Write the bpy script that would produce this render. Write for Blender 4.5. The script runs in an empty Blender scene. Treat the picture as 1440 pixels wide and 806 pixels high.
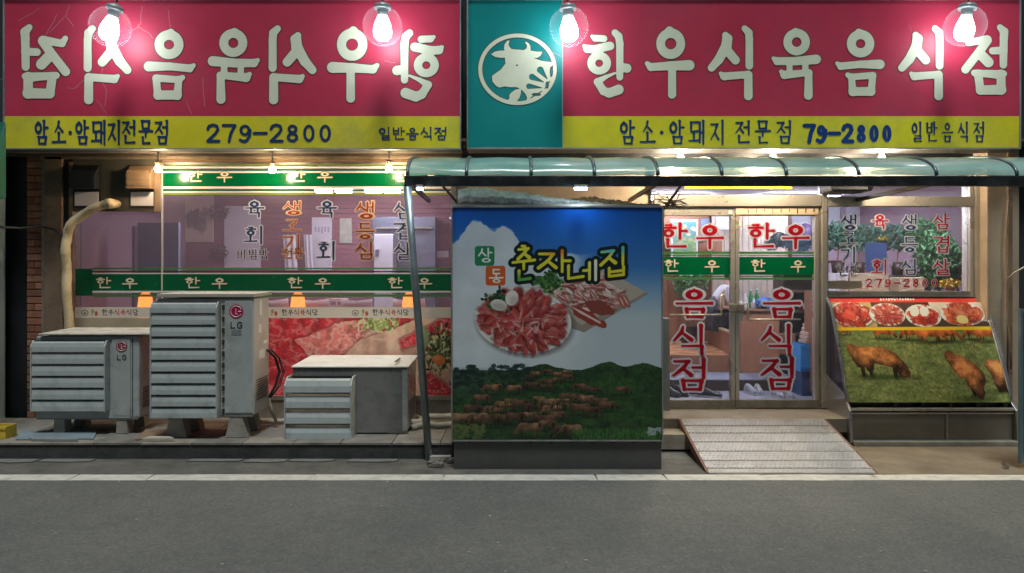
import bpy, bmesh, math, random
import numpy as np
from mathutils import Vector, Matrix
from mathutils.geometry import delaunay_2d_cdt
R = math.radians
rnd = random.Random(7)
S = bpy.context.scene
C = S.collection

# ------------------------------------------------------------------ camera, world, sun, exposure
FPX, HOR, CAMH, D0 = 1080.0, 385.0, 1.62, 7.85
cam = bpy.data.objects.new('camera', bpy.data.cameras.new('camera')); C.objects.link(cam)
cam.location = (0, -D0, CAMH); cam.rotation_euler = (R(90), 0, 0)
cam.data.sensor_width = 36; cam.data.lens = 36 * FPX / 1440
cam.data.shift_y = -(403 - HOR) / 1440
cam.data.clip_end = 500
S.camera = cam
SUN_EL, SUN_AZ = R(70), R(10)      # the high street light above the road, behind the viewer
w = bpy.data.worlds.new('World'); S.world = w; w.use_nodes = True
wn = w.node_tree.nodes; wl = w.node_tree.links
sky = wn.new('ShaderNodeTexSky'); sky.sky_type = 'NISHITA'; sky.sun_disc = False
sky.sun_elevation = SUN_EL; sky.sun_rotation = math.pi - SUN_AZ
wl.new(sky.outputs[0], wn['Background'].inputs[0]); wn['Background'].inputs[1].default_value = 0.012
sl = bpy.data.lights.new('sun', 'SUN'); sl.energy = 1.75; sl.angle = R(14); sl.color = (.93, 1.0, .97)
so = bpy.data.objects.new('sun', sl); C.objects.link(so)
sdir = Vector((math.sin(SUN_AZ) * math.cos(SUN_EL), -math.cos(SUN_AZ) * math.cos(SUN_EL), math.sin(SUN_EL)))
so.rotation_euler = sdir.to_track_quat('Z', 'Y').to_euler(); so.location = (0, -12, 9)
S.view_settings.view_transform = 'Standard'; S.view_settings.look = 'None'
S.view_settings.exposure = 0.35; S.view_settings.gamma = 1
S.render.engine = 'CYCLES'
S.cycles.use_denoising = True
S.cycles.max_bounces = 8; S.cycles.transparent_max_bounces = 24
S.cycles.sample_clamp_indirect = 4
S.cycles.caustics_reflective = False; S.cycles.caustics_refractive = False

def X(px, d=D0): return (px - 720) * d / FPX
def Z(py, d=D0): return CAMH - (py - HOR) * d / FPX
def Y(d): return d - D0

# ------------------------------------------------------------------ materials
def srgb(r, g, b):
    f = lambda c: (c / 255 / 12.92) if c / 255 <= .04045 else ((c / 255 + .055) / 1.055) ** 2.4
    return (f(r), f(g), f(b))
_m = {}
def pm(name, col, rough=.5, metal=0., var=.12, vs=3., bump=.0, bs=60., dirt=None, spec=.5, coat=0., stretch=None):
    """principled with noise-driven colour variation, optional dirt (colour, amount, scale) and bump"""
    if name in _m: return _m[name]
    m = bpy.data.materials.new(name); m.use_nodes = True; _m[name] = m
    n = m.node_tree.nodes; l = m.node_tree.links; b = n['Principled BSDF']
    tc = n.new('ShaderNodeTexCoord'); src = tc.outputs['Object']
    if stretch:
        mp = n.new('ShaderNodeMapping'); mp.inputs['Scale'].default_value = stretch
        l.new(src, mp.inputs[0]); src = mp.outputs[0]
    ns = n.new('ShaderNodeTexNoise'); ns.inputs['Scale'].default_value = vs; ns.inputs['Detail'].default_value = 6
    ns.inputs['Roughness'].default_value = .65
    l.new(src, ns.inputs['Vector'])
    mr = n.new('ShaderNodeMapRange'); mr.inputs[1].default_value = .3; mr.inputs[2].default_value = .7
    mr.inputs[3].default_value = 1 - var; mr.inputs[4].default_value = 1 + var
    l.new(ns.outputs[0], mr.inputs[0])
    vm = n.new('ShaderNodeVectorMath'); vm.operation = 'SCALE'; vm.inputs[0].default_value = col[:3]
    l.new(mr.outputs[0], vm.inputs['Scale']); out = vm.outputs[0]
    if dirt:
        dc, da, ds = dirt
        n2 = n.new('ShaderNodeTexNoise'); n2.inputs['Scale'].default_value = ds; n2.inputs['Detail'].default_value = 8
        n2.inputs['Roughness'].default_value = .7
        l.new(src, n2.inputs['Vector'])
        m2 = n.new('ShaderNodeMapRange'); m2.inputs[1].default_value = .48; m2.inputs[2].default_value = .72
        m2.inputs[3].default_value = 0; m2.inputs[4].default_value = da; l.new(n2.outputs[0], m2.inputs[0])
        mx = n.new('ShaderNodeMix'); mx.data_type = 'RGBA'; l.new(m2.outputs[0], mx.inputs[0])
        l.new(out, mx.inputs[6]); mx.inputs[7].default_value = (*dc, 1); out = mx.outputs[2]
    l.new(out, b.inputs['Base Color'])
    r2 = n.new('ShaderNodeMapRange'); r2.inputs[1].default_value = .3; r2.inputs[2].default_value = .7
    r2.inputs[3].default_value = max(.02, rough - .08); r2.inputs[4].default_value = min(1, rough + .1)
    l.new(ns.outputs[0], r2.inputs[0]); l.new(r2.outputs[0], b.inputs['Roughness'])
    b.inputs['Metallic'].default_value = metal; b.inputs['Specular IOR Level'].default_value = spec
    b.inputs['Coat Weight'].default_value = coat; b.inputs['Coat Roughness'].default_value = .08
    if bump:
        n3 = n.new('ShaderNodeTexNoise'); n3.inputs['Scale'].default_value = bs; n3.inputs['Detail'].default_value = 4
        l.new(src, n3.inputs['Vector'])
        bp = n.new('ShaderNodeBump'); bp.inputs['Strength'].default_value = bump; bp.inputs['Distance'].default_value = .01
        l.new(n3.outputs[0], bp.inputs['Height']); l.new(bp.outputs[0], b.inputs['Normal'])
    return m
def emit(name, col, s):
    if name in _m: return _m[name]
    m = bpy.data.materials.new(name); m.use_nodes = True; _m[name] = m
    n = m.node_tree.nodes; n.clear(); e = n.new('ShaderNodeEmission'); o = n.new('ShaderNodeOutputMaterial')
    e.inputs[0].default_value = (*col, 1); e.inputs[1].default_value = s; m.node_tree.links.new(e.outputs[0], o.inputs[0])
    return m
def glassm(name, tint=(1, 1, 1), refl=.9, rough=.02, ior=1.45):
    """thin clear sheet: transparent with a Fresnel mirror"""
    if name in _m: return _m[name]
    m = bpy.data.materials.new(name); m.use_nodes = True; _m[name] = m
    n = m.node_tree.nodes; l = m.node_tree.links; n.clear()
    o = n.new('ShaderNodeOutputMaterial'); mx = n.new('ShaderNodeMixShader')
    t = n.new('ShaderNodeBsdfTransparent'); t.inputs[0].default_value = (*tint, 1)
    g = n.new('ShaderNodeBsdfGlossy'); g.inputs['Roughness'].default_value = rough
    f = n.new('ShaderNodeFresnel'); f.inputs[0].default_value = ior
    k = n.new('ShaderNodeMath'); k.operation = 'MULTIPLY'; k.inputs[1].default_value = refl
    l.new(f.outputs[0], k.inputs[0]); l.new(k.outputs[0], mx.inputs[0]); l.new(t.outputs[0], mx.inputs[1])
    l.new(g.outputs[0], mx.inputs[2]); l.new(mx.outputs[0], o.inputs[0])
    return m
def imgm(name, arr, rough=.4, spec=.5, coat=0.):
    h, w_, _ = arr.shape
    im = bpy.data.images.new(name + '_print', w_, h)
    a = np.ones((h, w_, 4), np.float32); a[..., :3] = np.clip(arr, 0, 1)[::-1]
    im.pixels.foreach_set(a.ravel()); im.update(); im.pack()
    m = bpy.data.materials.new(name); m.use_nodes = True
    n = m.node_tree.nodes; l = m.node_tree.links; b = n['Principled BSDF']
    t = n.new('ShaderNodeTexImage'); t.image = im; t.extension = 'EXTEND'
    l.new(t.outputs[0], b.inputs['Base Color']); b.inputs['Roughness'].default_value = rough
    b.inputs['Specular IOR Level'].default_value = spec; b.inputs['Coat Weight'].default_value = coat
    return m

# ------------------------------------------------------------------ mesh helpers
def wloc(o):
    v = Vector((0, 0, 0))
    while o is not None: v += o.location; o = o.parent
    return v
class MB:
    def __init__(s): s.v = []; s.f = []; s.uv = {}
    def add(s, vs, fs):
        k = len(s.v); s.v += [tuple(p) for p in vs]; s.f += [tuple(i + k for i in f) for f in fs]; return s
    def box(s, x0, x1, y0, y1, z0, z1, M=None):
        vs = [Vector(p) for p in ((x0,y0,z0),(x1,y0,z0),(x1,y1,z0),(x0,y1,z0),(x0,y0,z1),(x1,y0,z1),(x1,y1,z1),(x0,y1,z1))]
        if M is not None: vs = [M @ p for p in vs]
        return s.add(vs, [(0,3,2,1),(4,5,6,7),(0,1,5,4),(1,2,6,5),(2,3,7,6),(3,0,4,7)])
    def quad(s, a, b, c, d):
        k = len(s.f); s.add([a, b, c, d], [(0,1,2,3)]); s.uv[k] = ((0,0),(1,0),(1,1),(0,1)); return s
    def prism(s, poly, axis, a0, a1):
        """poly: 2D outline; axis 'x': (y,z), 'y': (x,z), 'z': (x,y)"""
        n = len(poly)
        def P(p, a): return {'x': (a, p[0], p[1]), 'y': (p[0], a, p[1]), 'z': (p[0], p[1], a)}[axis]
        vs = [P(p, a0) for p in poly] + [P(p, a1) for p in poly]
        return s.add(vs, [tuple(range(n))[::-1], tuple(range(n, 2*n))] + [(i, (i+1) % n, n + (i+1) % n, n + i) for i in range(n)])
    def tube(s, pts, r, n=8, cap=True):
        pts = [Vector(p) for p in pts]; rs = r if isinstance(r, (list, tuple)) else [r] * len(pts)
        vs = []; up = Vector((0, 0, 1)); prev = None
        for i, p in enumerate(pts):
            t = (pts[min(i+1, len(pts)-1)] - pts[max(i-1, 0)]).normalized()
            if prev is None:
                a = t.cross(up if abs(t.z) < .9 else Vector((1, 0, 0))).normalized()
            else:
                a = (prev - t * prev.dot(t)).normalized()
            prev = a; b = t.cross(a)
            vs += [p + (a * math.cos(k*2*math.pi/n) + b * math.sin(k*2*math.pi/n)) * rs[i] for k in range(n)]
        fs = [(i*n+k, i*n+(k+1) % n, (i+1)*n+(k+1) % n, (i+1)*n+k) for i in range(len(pts)-1) for k in range(n)]
        if cap: fs += [tuple(range(n))[::-1], tuple((len(pts)-1)*n + k for k in range(n))]
        return s.add(vs, fs)
    def lathe(s, prof, c, n=20, sx=1, sy=1):
        vs = [(c[0] + r*math.cos(k*2*math.pi/n)*sx, c[1] + r*math.sin(k*2*math.pi/n)*sy, c[2] + z) for r, z in prof for k in range(n)]
        m = len(prof)
        fs = [(i*n+k, i*n+(k+1) % n, (i+1)*n+(k+1) % n, (i+1)*n+k) for i in range(m-1) for k in range(n)]
        fs += [tuple(range(n))[::-1], tuple((m-1)*n + k for k in range(n))]
        return s.add(vs, fs)
    def build(s, name, mat, parent=None, bevel=0, smooth=False, seg=2, weld=False):
        o_ = wloc(parent) if parent is not None else Vector((0, 0, 0))
        me = bpy.data.meshes.new(name); me.from_pydata([(p[0]-o_.x, p[1]-o_.y, p[2]-o_.z) for p in s.v], [], s.f)
        if s.uv:
            u = me.uv_layers.new(name='UVMap')
            for k, c in s.uv.items():
                for li, t in zip(me.polygons[k].loop_indices, c): u.data[li].uv = t
        if bevel or not s.uv or weld:
            bm = bmesh.new(); bm.from_mesh(me)
            if weld: bmesh.ops.remove_doubles(bm, verts=bm.verts, dist=1e-5)
            if bevel: bmesh.ops.bevel(bm, geom=[e for e in bm.edges], offset=bevel, segments=seg, affect='EDGES', profile=.6)
            if not s.uv: bmesh.ops.recalc_face_normals(bm, faces=bm.faces)
            bm.to_mesh(me); bm.free()
        if smooth:
            for p in me.polygons: p.use_smooth = True
        me.materials.append(mat)
        o = bpy.data.objects.new(name, me); C.objects.link(o)
        if parent is not None: o.parent = parent
        return o
def tag(o, label=None, cat=None, group=None, kind=None):
    if label: o['label'] = label
    if cat: o['category'] = cat
    if group: o['group'] = group
    if kind: o['kind'] = kind
    return o
def thing(name, loc, label, cat, group=None, parent=None):
    o = bpy.data.objects.new(name, None); C.objects.link(o); o.location = loc; o.empty_display_size = .2
    if parent is not None: o.parent = parent; o.location = Vector(loc) - wloc(parent)
    return tag(o, label, cat, group)
def copy_tree(o, loc, label=None):
    ch = {}
    for x in C.objects:
        if x.parent is not None: ch.setdefault(x.parent, []).append(x)
    def rec(a, p):
        c = a.copy(); C.objects.link(c); c.parent = p
        for k in ch.get(a, []): rec(k, c)
        return c
    c = rec(o, None); c.location = loc
    if label: c['label'] = label
    return c
def sub(name, parent):                       # an empty part that holds sub-parts
    o = bpy.data.objects.new(name, None); C.objects.link(o); o.parent = parent; o.empty_display_size = .1
    return o
def box(name, mat, parent, *a, bevel=0): return MB().box(*a).build(name, mat, parent, bevel)
def rect(name, mat, parent, px0, px1, py0, py1, d, y):
    """flat vertical sheet facing the street; px/py are measured at distance d, it hangs at depth y"""
    x0, x1, z0, z1 = X(px0, d), X(px1, d), Z(py1, d), Z(py0, d)
    return MB().quad((x0, y, z0), (x1, y, z0), (x1, y, z1), (x0, y, z1)).build(name, mat, parent)

# ------------------------------------------------------------------ lettering: signed distance fields
CONS = {
 'ㄱ': [('h', (0,.93), (.92,.93)), ('d', (.92,.93), (.78,.45), (.3,.0))],
 'ㄱf': [('h', (0,.9), (.9,.9)), ('v', (.9,.9), (.9,0))],
 'ㄴ': [('v', (.08,1), (.08,.08)), ('h', (.08,.08), (1,.12))],
 'ㄷ': [('h', (.05,.95), (.95,.95)), ('v', (.1,.95), (.1,.08)), ('h', (.1,.08), (1,.12))],
 'ㄹ': [('h', (.05,1), (.9,1)), ('v', (.9,1), (.9,.54)), ('h', (.9,.54), (.08,.54)), ('v', (.08,.54), (.08,.05)), ('h', (.08,.05), (1,.08))],
 'ㅁ': [('v', (.08,1), (.14,.04)), ('h', (.08,.97), (.92,.97)), ('v', (.92,.97), (.86,.04)), ('h', (.14,.04), (.86,.04))],
 'ㅂ': [('v', (.1,1), (.1,.05)), ('v', (.9,1), (.9,.05)), ('h', (.1,.55), (.9,.55)), ('h', (.1,.05), (.9,.05))],
 'ㅅ': [('d', (.5,1), (.42,.62), (0,.05)), ('e', (.42,.62), (.98,.08))],
 'ㅇ': [('o', .5, .48, .5, .5), ('t', (.5,1.0))],
 'ㅈ': [('h', (.05,.95), (.88,.95)), ('d', (.85,.95), (.55,.5), (0,.03)), ('e', (.5,.52), (1,.06))],
 'ㅊ': [('h', (.35,1.08), (.6,1.02)), ('h', (.05,.8), (.9,.8)), ('d', (.85,.8), (.5,.42), (0,.0)), ('e', (.5,.45), (1,.02))],
 'ㅎ': [('h', (.3,1.0), (.68,1.0)), ('h', (0,.78), (1,.78)), ('o', .5, .32, .4, .32)],
}
VOW = {  # kind, strokes
 'ㅏ': ('v', [('v', (.35,1), (.35,0)), ('h', (.35,.52), (1,.52))]),
 'ㅐ': ('v', [('v', (.12,.93), (.12,.06)), ('v', (.85,1), (.85,0)), ('h', (.12,.5), (.85,.5))]),
 'ㅓ': ('v', [('v', (.85,1), (.85,0)), ('h', (.0,.55), (.85,.55))]),
 'ㅔ': ('v', [('v', (.4,.93), (.4,.06)), ('v', (.95,1), (.95,0)), ('h', (-.15,.55), (.4,.55))]),
 'ㅣ': ('v', [('v', (.6,1), (.6,0))]),
 'ㅗ': ('h', [('v', (.5,1), (.5,.15)), ('h', (0,.12), (1,.16))]),
 'ㅜ': ('h', [('h', (0,.82), (1,.86)), ('v', (.5,.82), (.5,0))]),
 'ㅠ': ('h', [('h', (0,.82), (1,.86)), ('v', (.32,.82), (.32,0)), ('v', (.68,.82), (.68,0))]),
 'ㅡ': ('h', [('h', (0,.5), (1,.55))]),
}
SYL = {'한':'ㅎㅏㄴ','우':'ㅇㅜ','식':'ㅅㅣㄱ','육':'ㅇㅠㄱ','음':'ㅇㅡㅁ','점':'ㅈㅓㅁ','암':'ㅇㅏㅁ','소':'ㅅㅗ','돼':'ㄷㅙ',
 '지':'ㅈㅣ','전':'ㅈㅓㄴ','문':'ㅁㅜㄴ','일':'ㅇㅣㄹ','반':'ㅂㅏㄴ','생':'ㅅㅐㅇ','고':'ㄱㅗ','기':'ㄱㅣ','등':'ㄷㅡㅇ','심':'ㅅㅣㅁ',
 '삼':'ㅅㅏㅁ','겹':'ㄱㅕㅂ','살':'ㅅㅏㄹ','회':'ㅎㅚ','비':'ㅂㅣ','빔':'ㅂㅣㅁ','밥':'ㅂㅏㅂ','상':'ㅅㅏㅇ','동':'ㄷㅗㅇ','춘':'ㅊㅜㄴ',
 '자':'ㅈㅏ','네':'ㄴㅔ','집':'ㅈㅣㅂ','당':'ㄷㅏㅇ'}
def chars_strokes(ch):
    if ch == '0': return [('o', .5, .5, .4, .5)]
    if ch == '8': return [('o', .5, .75, .34, .26), ('o', .5, .26, .4, .28)]
    if ch == '2': return [('c', (.1,.74), (.2,.92), (.48,1), (.76,.93), (.84,.73), (.68,.5), (.1,.03)), ('c', (.1,.03), (.92,.03))]
    if ch == '7': return [('c', (.06,.97), (.92,.97), (.62,.5), (.48,0))]
    if ch == '9': return [('o', .48, .68, .38, .32), ('c', (.86,.68), (.82,.36), (.62,.08), (.38,.0), (.14,.1))]
    if ch == '-': return [('c', (.05,.5), (.95,.5))]
    if ch == '·': return [('c', (.5,.5), (.5,.52))]
    if ch == 'L': return [('c', (.12,1), (.12,.04), (.85,.04))]
    if ch == 'G': return [('c', (.88,.78), (.7,.95), (.4,1), (.14,.8), (.06,.5), (.16,.16), (.45,0), (.75,.06), (.88,.2), (.88,.48), (.55,.48))]
    s = SYL[ch]; c, v, f = s[0], s[1], (s[2] if len(s) > 2 else None)
    out = []
    def put(st, b, ):
        x0, y0, x1, y1 = b
        q = lambda p: (x0 + p[0]*(x1-x0), y0 + p[1]*(y1-y0))
        for t in st:
            if t[0] == 'o': out.append(('o', *q((t[1], t[2])), t[3]*(x1-x0), t[4]*(y1-y0)))
            else: out.append((t[0], *[q(p) for p in t[1:]]))
    if v in 'ㅚㅙ':
        put(CONS[c], (.04, .5, .56, .96)); put(VOW['ㅗ'][1], (-.04, .1, .62, .48))
        put(VOW['ㅣ' if v == 'ㅚ' else 'ㅐ'][1], (.66, 0, 1, 1))
    elif v == 'ㅕ':
        put(CONS[c], (.02, .46, .6, .95)); put([('v', (.85,1), (.85,0)), ('h', (.0,.68), (.85,.68)), ('h', (-.1,.36), (.85,.36))], (.55, .4, 1, 1))
        put(CONS[f], (.28, .02, .93, .34))
    elif VOW[v][0] == 'v':
        if f is None:
            put(CONS[c], (.02, .16, .56, .88)); put(VOW[v][1], (.62, 0, 1, 1))
        else:
            put(CONS[c], (.02, .46, .56, .95)); put(VOW[v][1], (.6, .4, 1, 1))
            if f == 'ㄴ': put(CONS[f], (.2, .04, .95, .36))
            else: put(CONS['ㄱf' if f == 'ㄱ' else f], (.26, .02, .93, .32))
    else:
        if f is None:
            if v == 'ㅗ': put(CONS[c], (.2, .5, .8, .97)); put(VOW[v][1], (0, .04, 1, .5))
            else: put(CONS[c], (.22, .54, .78, .95)); put(VOW[v][1], (0, 0, 1, .5))
        else:
            put(CONS[c], ((.18, .66, .82, 1.0) if c == 'ㅁ' else (.24, .64, .76, .97)) if c != 'ㅇ' else (.26, .62, .74, .95))
            put(VOW[v][1], (0, .34, 1, .6) if v != 'ㅡ' else (0, .38, 1, .58))
            put(CONS['ㄱf' if f == 'ㄱ' else f], (.24, .02, .8, .3))
    return out
STY = {  # h start/end, v, d, hole factor, heads
 'serif': dict(h=(.03, .042), v=.056, d=(.035, .058), e=(.035, .062), hole=(.42, .5), head=True, c=.07),
 'bold':  dict(h=(.055, .055), v=.06, d=(.06, .055), e=(.055, .06), hole=(.5, .5), head=False, c=.12),
 'brush': dict(h=(.034, .04), v=.045, d=(.045, .035), e=(.03, .045), hole=(.5, .55), head=True, c=.1),
 'fat':   dict(h=(.06, .068), v=.07, d=(.06, .08), e=(.06, .085), hole=(.4, .4), head=False, c=.16),
 'digit': dict(h=(.08, .08), v=.08, d=(.08, .08), e=(.08, .08), hole=(.52, .68), head=False, c=.085),
}
def seg(P, a, b, ra, rb):
    ax, ay = a; bx, by = b; x, y = P
    dx, dy = bx-ax, by-ay; L = dx*dx + dy*dy + 1e-9
    t = np.clip(((x-ax)*dx + (y-ay)*dy) / L, 0, 1)
    return np.hypot(x - ax - t*dx, y - ay - t*dy) - (ra + (rb-ra)*t)
def ell(P, cx, cy, rx, ry):
    k = np.hypot((P[0]-cx)/rx, (P[1]-cy)/ry); return (k - 1) * min(rx, ry)
def polyd(P, pts):
    x, y = P; dm = np.full(x.shape, 1e9); ins = np.zeros(x.shape, bool); n = len(pts)
    for i in range(n):
        a, b = pts[i], pts[(i+1) % n]; dm = np.minimum(dm, seg(P, a, b, 0, 0))
        c = (a[1] > y) != (b[1] > y)
        with np.errstate(divide='ignore', invalid='ignore'):
            xi = (b[0]-a[0]) * (y-a[1]) / ((b[1]-a[1]) if b[1] != a[1] else 1e-9) + a[0]
        ins ^= c & (x < xi)
    return np.where(ins, -dm, dm)
def smin(a, b, k):
    h = np.clip(.5 + .5*(b-a)/k, 0, 1); return b + (a-b)*h - k*h*(1-h)
def char_sdf(ch, P, w, h, style, fat=1.):
    """distance in units of the letter's height; P in a box (0..w/h, 0..1)"""
    s = STY[style]; asp = w / h; q = lambda p: (p[0]*asp, p[1]); F = np.full(P[0].shape, 9.)
    holes = []
    for t in chars_strokes(ch):
        k = t[0]
        if k == 'o':
            rx, ry = t[3]*asp, t[4]; F = smin(F, ell(P, t[1]*asp, t[2], rx + .012, ry + .012), .02)
            hx, hy = s['hole']
            if ch in '0289': th = s['c']*1.9*fat; holes.append(ell(P, t[1]*asp, t[2], max(.02, rx-th), max(.03, ry-th*.9)))
            else: holes.append(ell(P, t[1]*asp, t[2], rx*hx/fat**.5, ry*hy/fat**.5))
            continue
        if k == 't':
            F = smin(F, seg(P, q(t[1]), (q(t[1])[0], q(t[1])[1] + .02), .035, .025), .03); continue
        pts = [q(p) for p in t[1:]]
        if k == 'c': r0 = r1 = s['c']
        elif k == 'h': r0, r1 = s['h']
        elif k == 'v': r0, r1 = s['v'], s['v']*.85
        elif k == 'd': r0, r1 = s['d'][0]*1.1, s['d'][1]*.6 if style in ('serif', 'brush') else s['d'][1]
        else: r0, r1 = s['e']
        r0 *= fat; r1 *= fat
        if k == 'd' and len(pts) == 3 and style in ('serif', 'brush'):
            F = smin(F, seg(P, pts[0], pts[1], r0, s['d'][1]*fat), .02); F = smin(F, seg(P, pts[1], pts[2], s['d'][1]*fat, r1), .02)
        else:
            n = len(pts) - 1
            for i in range(n):
                F = smin(F, seg(P, pts[i], pts[i+1], r0 + (r1-r0)*i/n, r0 + (r1-r0)*(i+1)/n), .012)
        if s['head'] and k == 'v':
            x0, y0 = pts[0]; F = smin(F, seg(P, (x0-.05, y0+.015), (x0+.01, y0-.03), .022*fat, r0), .02)
        if s['head'] and k == 'h':
            x0, y0 = pts[0]; x1, y1 = pts[-1]
            F = smin(F, seg(P, (x0-.01, y0+.02), (x0+.03, y0-.005), .018*fat, r0), .02)
            F = smin(F, seg(P, (x1-.04, y1+.012), (x1, y1), r1*.8, r1*1.15), .02)
    for hl in holes: F = np.maximum(F, -hl)
    return F

def loops_of(F, xs, ys):
    """marching squares -> closed loops of the zero level"""
    ins = F < 0; ny, nx = F.shape; nxt = {}
    c = ins[:-1, :-1].astype(int) + 2*ins[:-1, 1:] + 4*ins[1:, 1:] + 8*ins[1:, :-1]
    T = {1: [(3,0)], 2: [(0,1)], 3: [(3,1)], 4: [(1,2)], 5: [(3,0),(1,2)], 6: [(0,2)], 7: [(3,2)],
         8: [(2,3)], 9: [(2,0)], 10: [(0,1),(2,3)], 11: [(2,1)], 12: [(1,3)], 13: [(1,0)], 14: [(0,3)]}
    def eid(j, i, e): return {0: ('h', j, i), 1: ('v', j, i+1), 2: ('h', j+1, i), 3: ('v', j, i)}[e]
    for j, i in zip(*np.nonzero((c > 0) & (c < 15))):
        for a, b in T[int(c[j, i])]: nxt.setdefault(eid(j, i, a), []).append(eid(j, i, b))
    def pt(e):
        k, j, i = e
        if k == 'h': a, b = F[j, i], F[j, i+1]; t = a/(a-b); return (xs[i] + t*(xs[i+1]-xs[i]), ys[j])
        a, b = F[j, i], F[j+1, i]; t = a/(a-b); return (xs[i], ys[j] + t*(ys[j+1]-ys[j]))
    out = []
    while nxt:
        s0 = next(iter(nxt)); cur = s0; lp = []
        while cur in nxt:
            lp.append(pt(cur)); l = nxt[cur]; n_ = l.pop()
            if not l: del nxt[cur]
            cur = n_
        if len(lp) > 4: out.append(lp)
    return out
def simplify(lp, tol):
    def dp(a):
        if len(a) < 3: return a
        p, q = np.array(a[0]), np.array(a[-1]); A = np.array(a); d = q - p; L = np.hypot(*d)
        dist = np.abs(d[0]*(A[:,1]-p[1]) - d[1]*(A[:,0]-p[0])) / L if L > 1e-9 else np.hypot(*(A-p).T)
        k = int(dist.argmax())
        return [a[0], a[-1]] if dist[k] < tol else dp(a[:k+1])[:-1] + dp(a[k:])
    h = len(lp)//2; return dp(lp[:h+1])[:-1] + dp(lp[h:] + [lp[0]])[:-1]
def sdf_mesh(name, F, xs, ys, tol):
    """flat mesh in the XZ plane facing -Y"""
    lps = [simplify(l, tol) for l in loops_of(F, xs, ys)]; lps = [l for l in lps if len(l) > 2]
    flat = [p for l in lps for p in l]; ed = []; k = 0
    for l in lps: ed += [(k+i, k+(i+1) % len(l)) for i in range(len(l))]; k += len(l)
    fs = []
    if flat:
        r_ = delaunay_2d_cdt([Vector(p) for p in flat], ed, [], 0, 1e-7); flat = [(p[0], p[1]) for p in r_[0]]
        cen = np.array([[(flat[f[0]][q]+flat[f[1]][q]+flat[f[2]][q])/3 for q in (0, 1)] for f in r_[2]]); ins = np.zeros(len(cen), bool)
        for l in lps:
            for (x1, y1), (x2, y2) in zip(l, l[1:]+l[:1]):
                c_ = (y1 > cen[:, 1]) != (y2 > cen[:, 1])
                if y1 != y2: ins ^= c_ & (cen[:, 0] < (x2-x1)*(cen[:, 1]-y1)/(y2-y1)+x1)
        for (a, b, c), ok in zip(r_[2], ins):
            if not ok: continue
            A, B_, D_ = flat[a], flat[b], flat[c]; cr = (B_[0]-A[0])*(D_[1]-A[1]) - (B_[1]-A[1])*(D_[0]-A[0])
            if abs(cr) > 1e-12: fs.append((a, b, c) if cr > 0 else (a, c, b))
    me = bpy.data.meshes.new(name); me.from_pydata([(p[0], 0, p[1]) for p in flat], [], fs); me.update()
    return me
_gm = {}
def glyph(ch, w, h, style, off, fat=1.):
    k = (ch, round(w, 3), round(h, 3), style, round(off, 3), fat)
    if k not in _gm:
        asp = w/h; N = 54 if h > .1 else 34; st = 1/N; pad = .14 + off
        xs = np.arange(-pad, asp + pad, st); ys = np.arange(-pad, 1 + pad, st)
        P = np.meshgrid(xs, ys); F = char_sdf(ch, P, w, h, style, fat) - off
        _gm[k] = sdf_mesh('letter', F, (xs - asp/2) * h, (ys - .5) * h, .0035*h)
    return _gm[k]
def letter(ch, cx, cy, wpx, hpx, d, y, mat, parent, style='serif', outline=None, omat=None, fat=1., mirror=False, deep=True):
    wp = wloc(parent); w_, h_ = wpx*d/FPX, hpx*d/FPX; me = glyph(ch, w_, h_, style, 0, fat).copy()
    me.materials.append(mat); o = bpy.data.objects.new('letter', me); C.objects.link(o); o.parent = parent
    o.location = Vector((X(cx, d), y, Z(cy, d))) - wp
    if outline:
        m2 = glyph(ch, w_, h_, style, outline, fat).copy(); m2.materials.append(omat)
        q = bpy.data.objects.new('letter_outline', m2); C.objects.link(q); q.parent = parent
        q.location = o.location + Vector((0, .002, 0))
    return o

# the brush letters of the two big signboards: chains (x, y, r) and rings (x, y, rx, ry, hole), y downward
BIG = {
 '한': ('A', [[(590,158,8),(603,166,14),(642,168,15)], [(556,200,8),(568,212,17),(600,215,18),(668,200,19)], [(690,142,15),(706,158,16),(711,190,16),(711,336,15)],
        [(716,292,18),(742,297,20)], [(690,318,5),(650,335,9),(614,356,16),(640,396,18),(665,405,20),(706,390,22)]], [(621,275,52,50,17,16)], [(928,0,0)]),
 '우': ('A', [[(926,132,18),(936,150,18)], [(828,276,10),(845,292,17),(930,286,19),(1012,284,23)], [(937,290,17),(937,412,18)]], [(931,190,63,67,25,25)], []),
 '식': ('B', [[(768,152,14),(776,168,22),(772,205,22)], [(772,200,22),(740,258,20),(708,295,17)], [(772,215,20),(812,262,19)], [(852,124,14),(870,142,16),(872,170,16),(872,286,17)],
        [(748,320,9),(762,332,17),(860,325,16)], [(868,325,18),(868,418,19)]], [], []),
 '육': ('B', [[(240,135,14),(250,150,18)], [(144,254,9),(160,266,17),(240,266,18),(330,258,21)], [(214,275,13),(214,320,13)], [(283,270,13),(283,310,14)],
        [(178,312,10),(192,326,18),(300,316,14)], [(297,318,16),(296,416,19)]], [(245,183,58,58,21,21)], []),
 '음': ('B', [[(514,138,14),(526,150,20)], [(420,276,9),(436,288,16),(520,280,16),(606,280,21)], [(466,326,11),(482,335,14),(576,328,15)], [(482,335,14),(488,402,17)], [(575,330,15),(568,402,16)], [(488,398,19),(568,398,19)]],
        [(522,190,60,60,21,20)], []),
 '점': ('C', [[(326,197,14),(310,222,18),(215,205,22)], [(212,210,22),(250,262,22),(328,362,22)], [(252,280,26),(208,325,27)], [(148,142,16),(126,165,22),(128,200,21),(130,338,20)], [(128,262,20),(186,265,19)],
        [(126,384,16),(165,388,22),(282,380,17)], [(142,385,23),(142,472,24)], [(262,385,22),(250,472,22)], [(140,468,26),(250,470,24)]], [], []),
}
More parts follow.
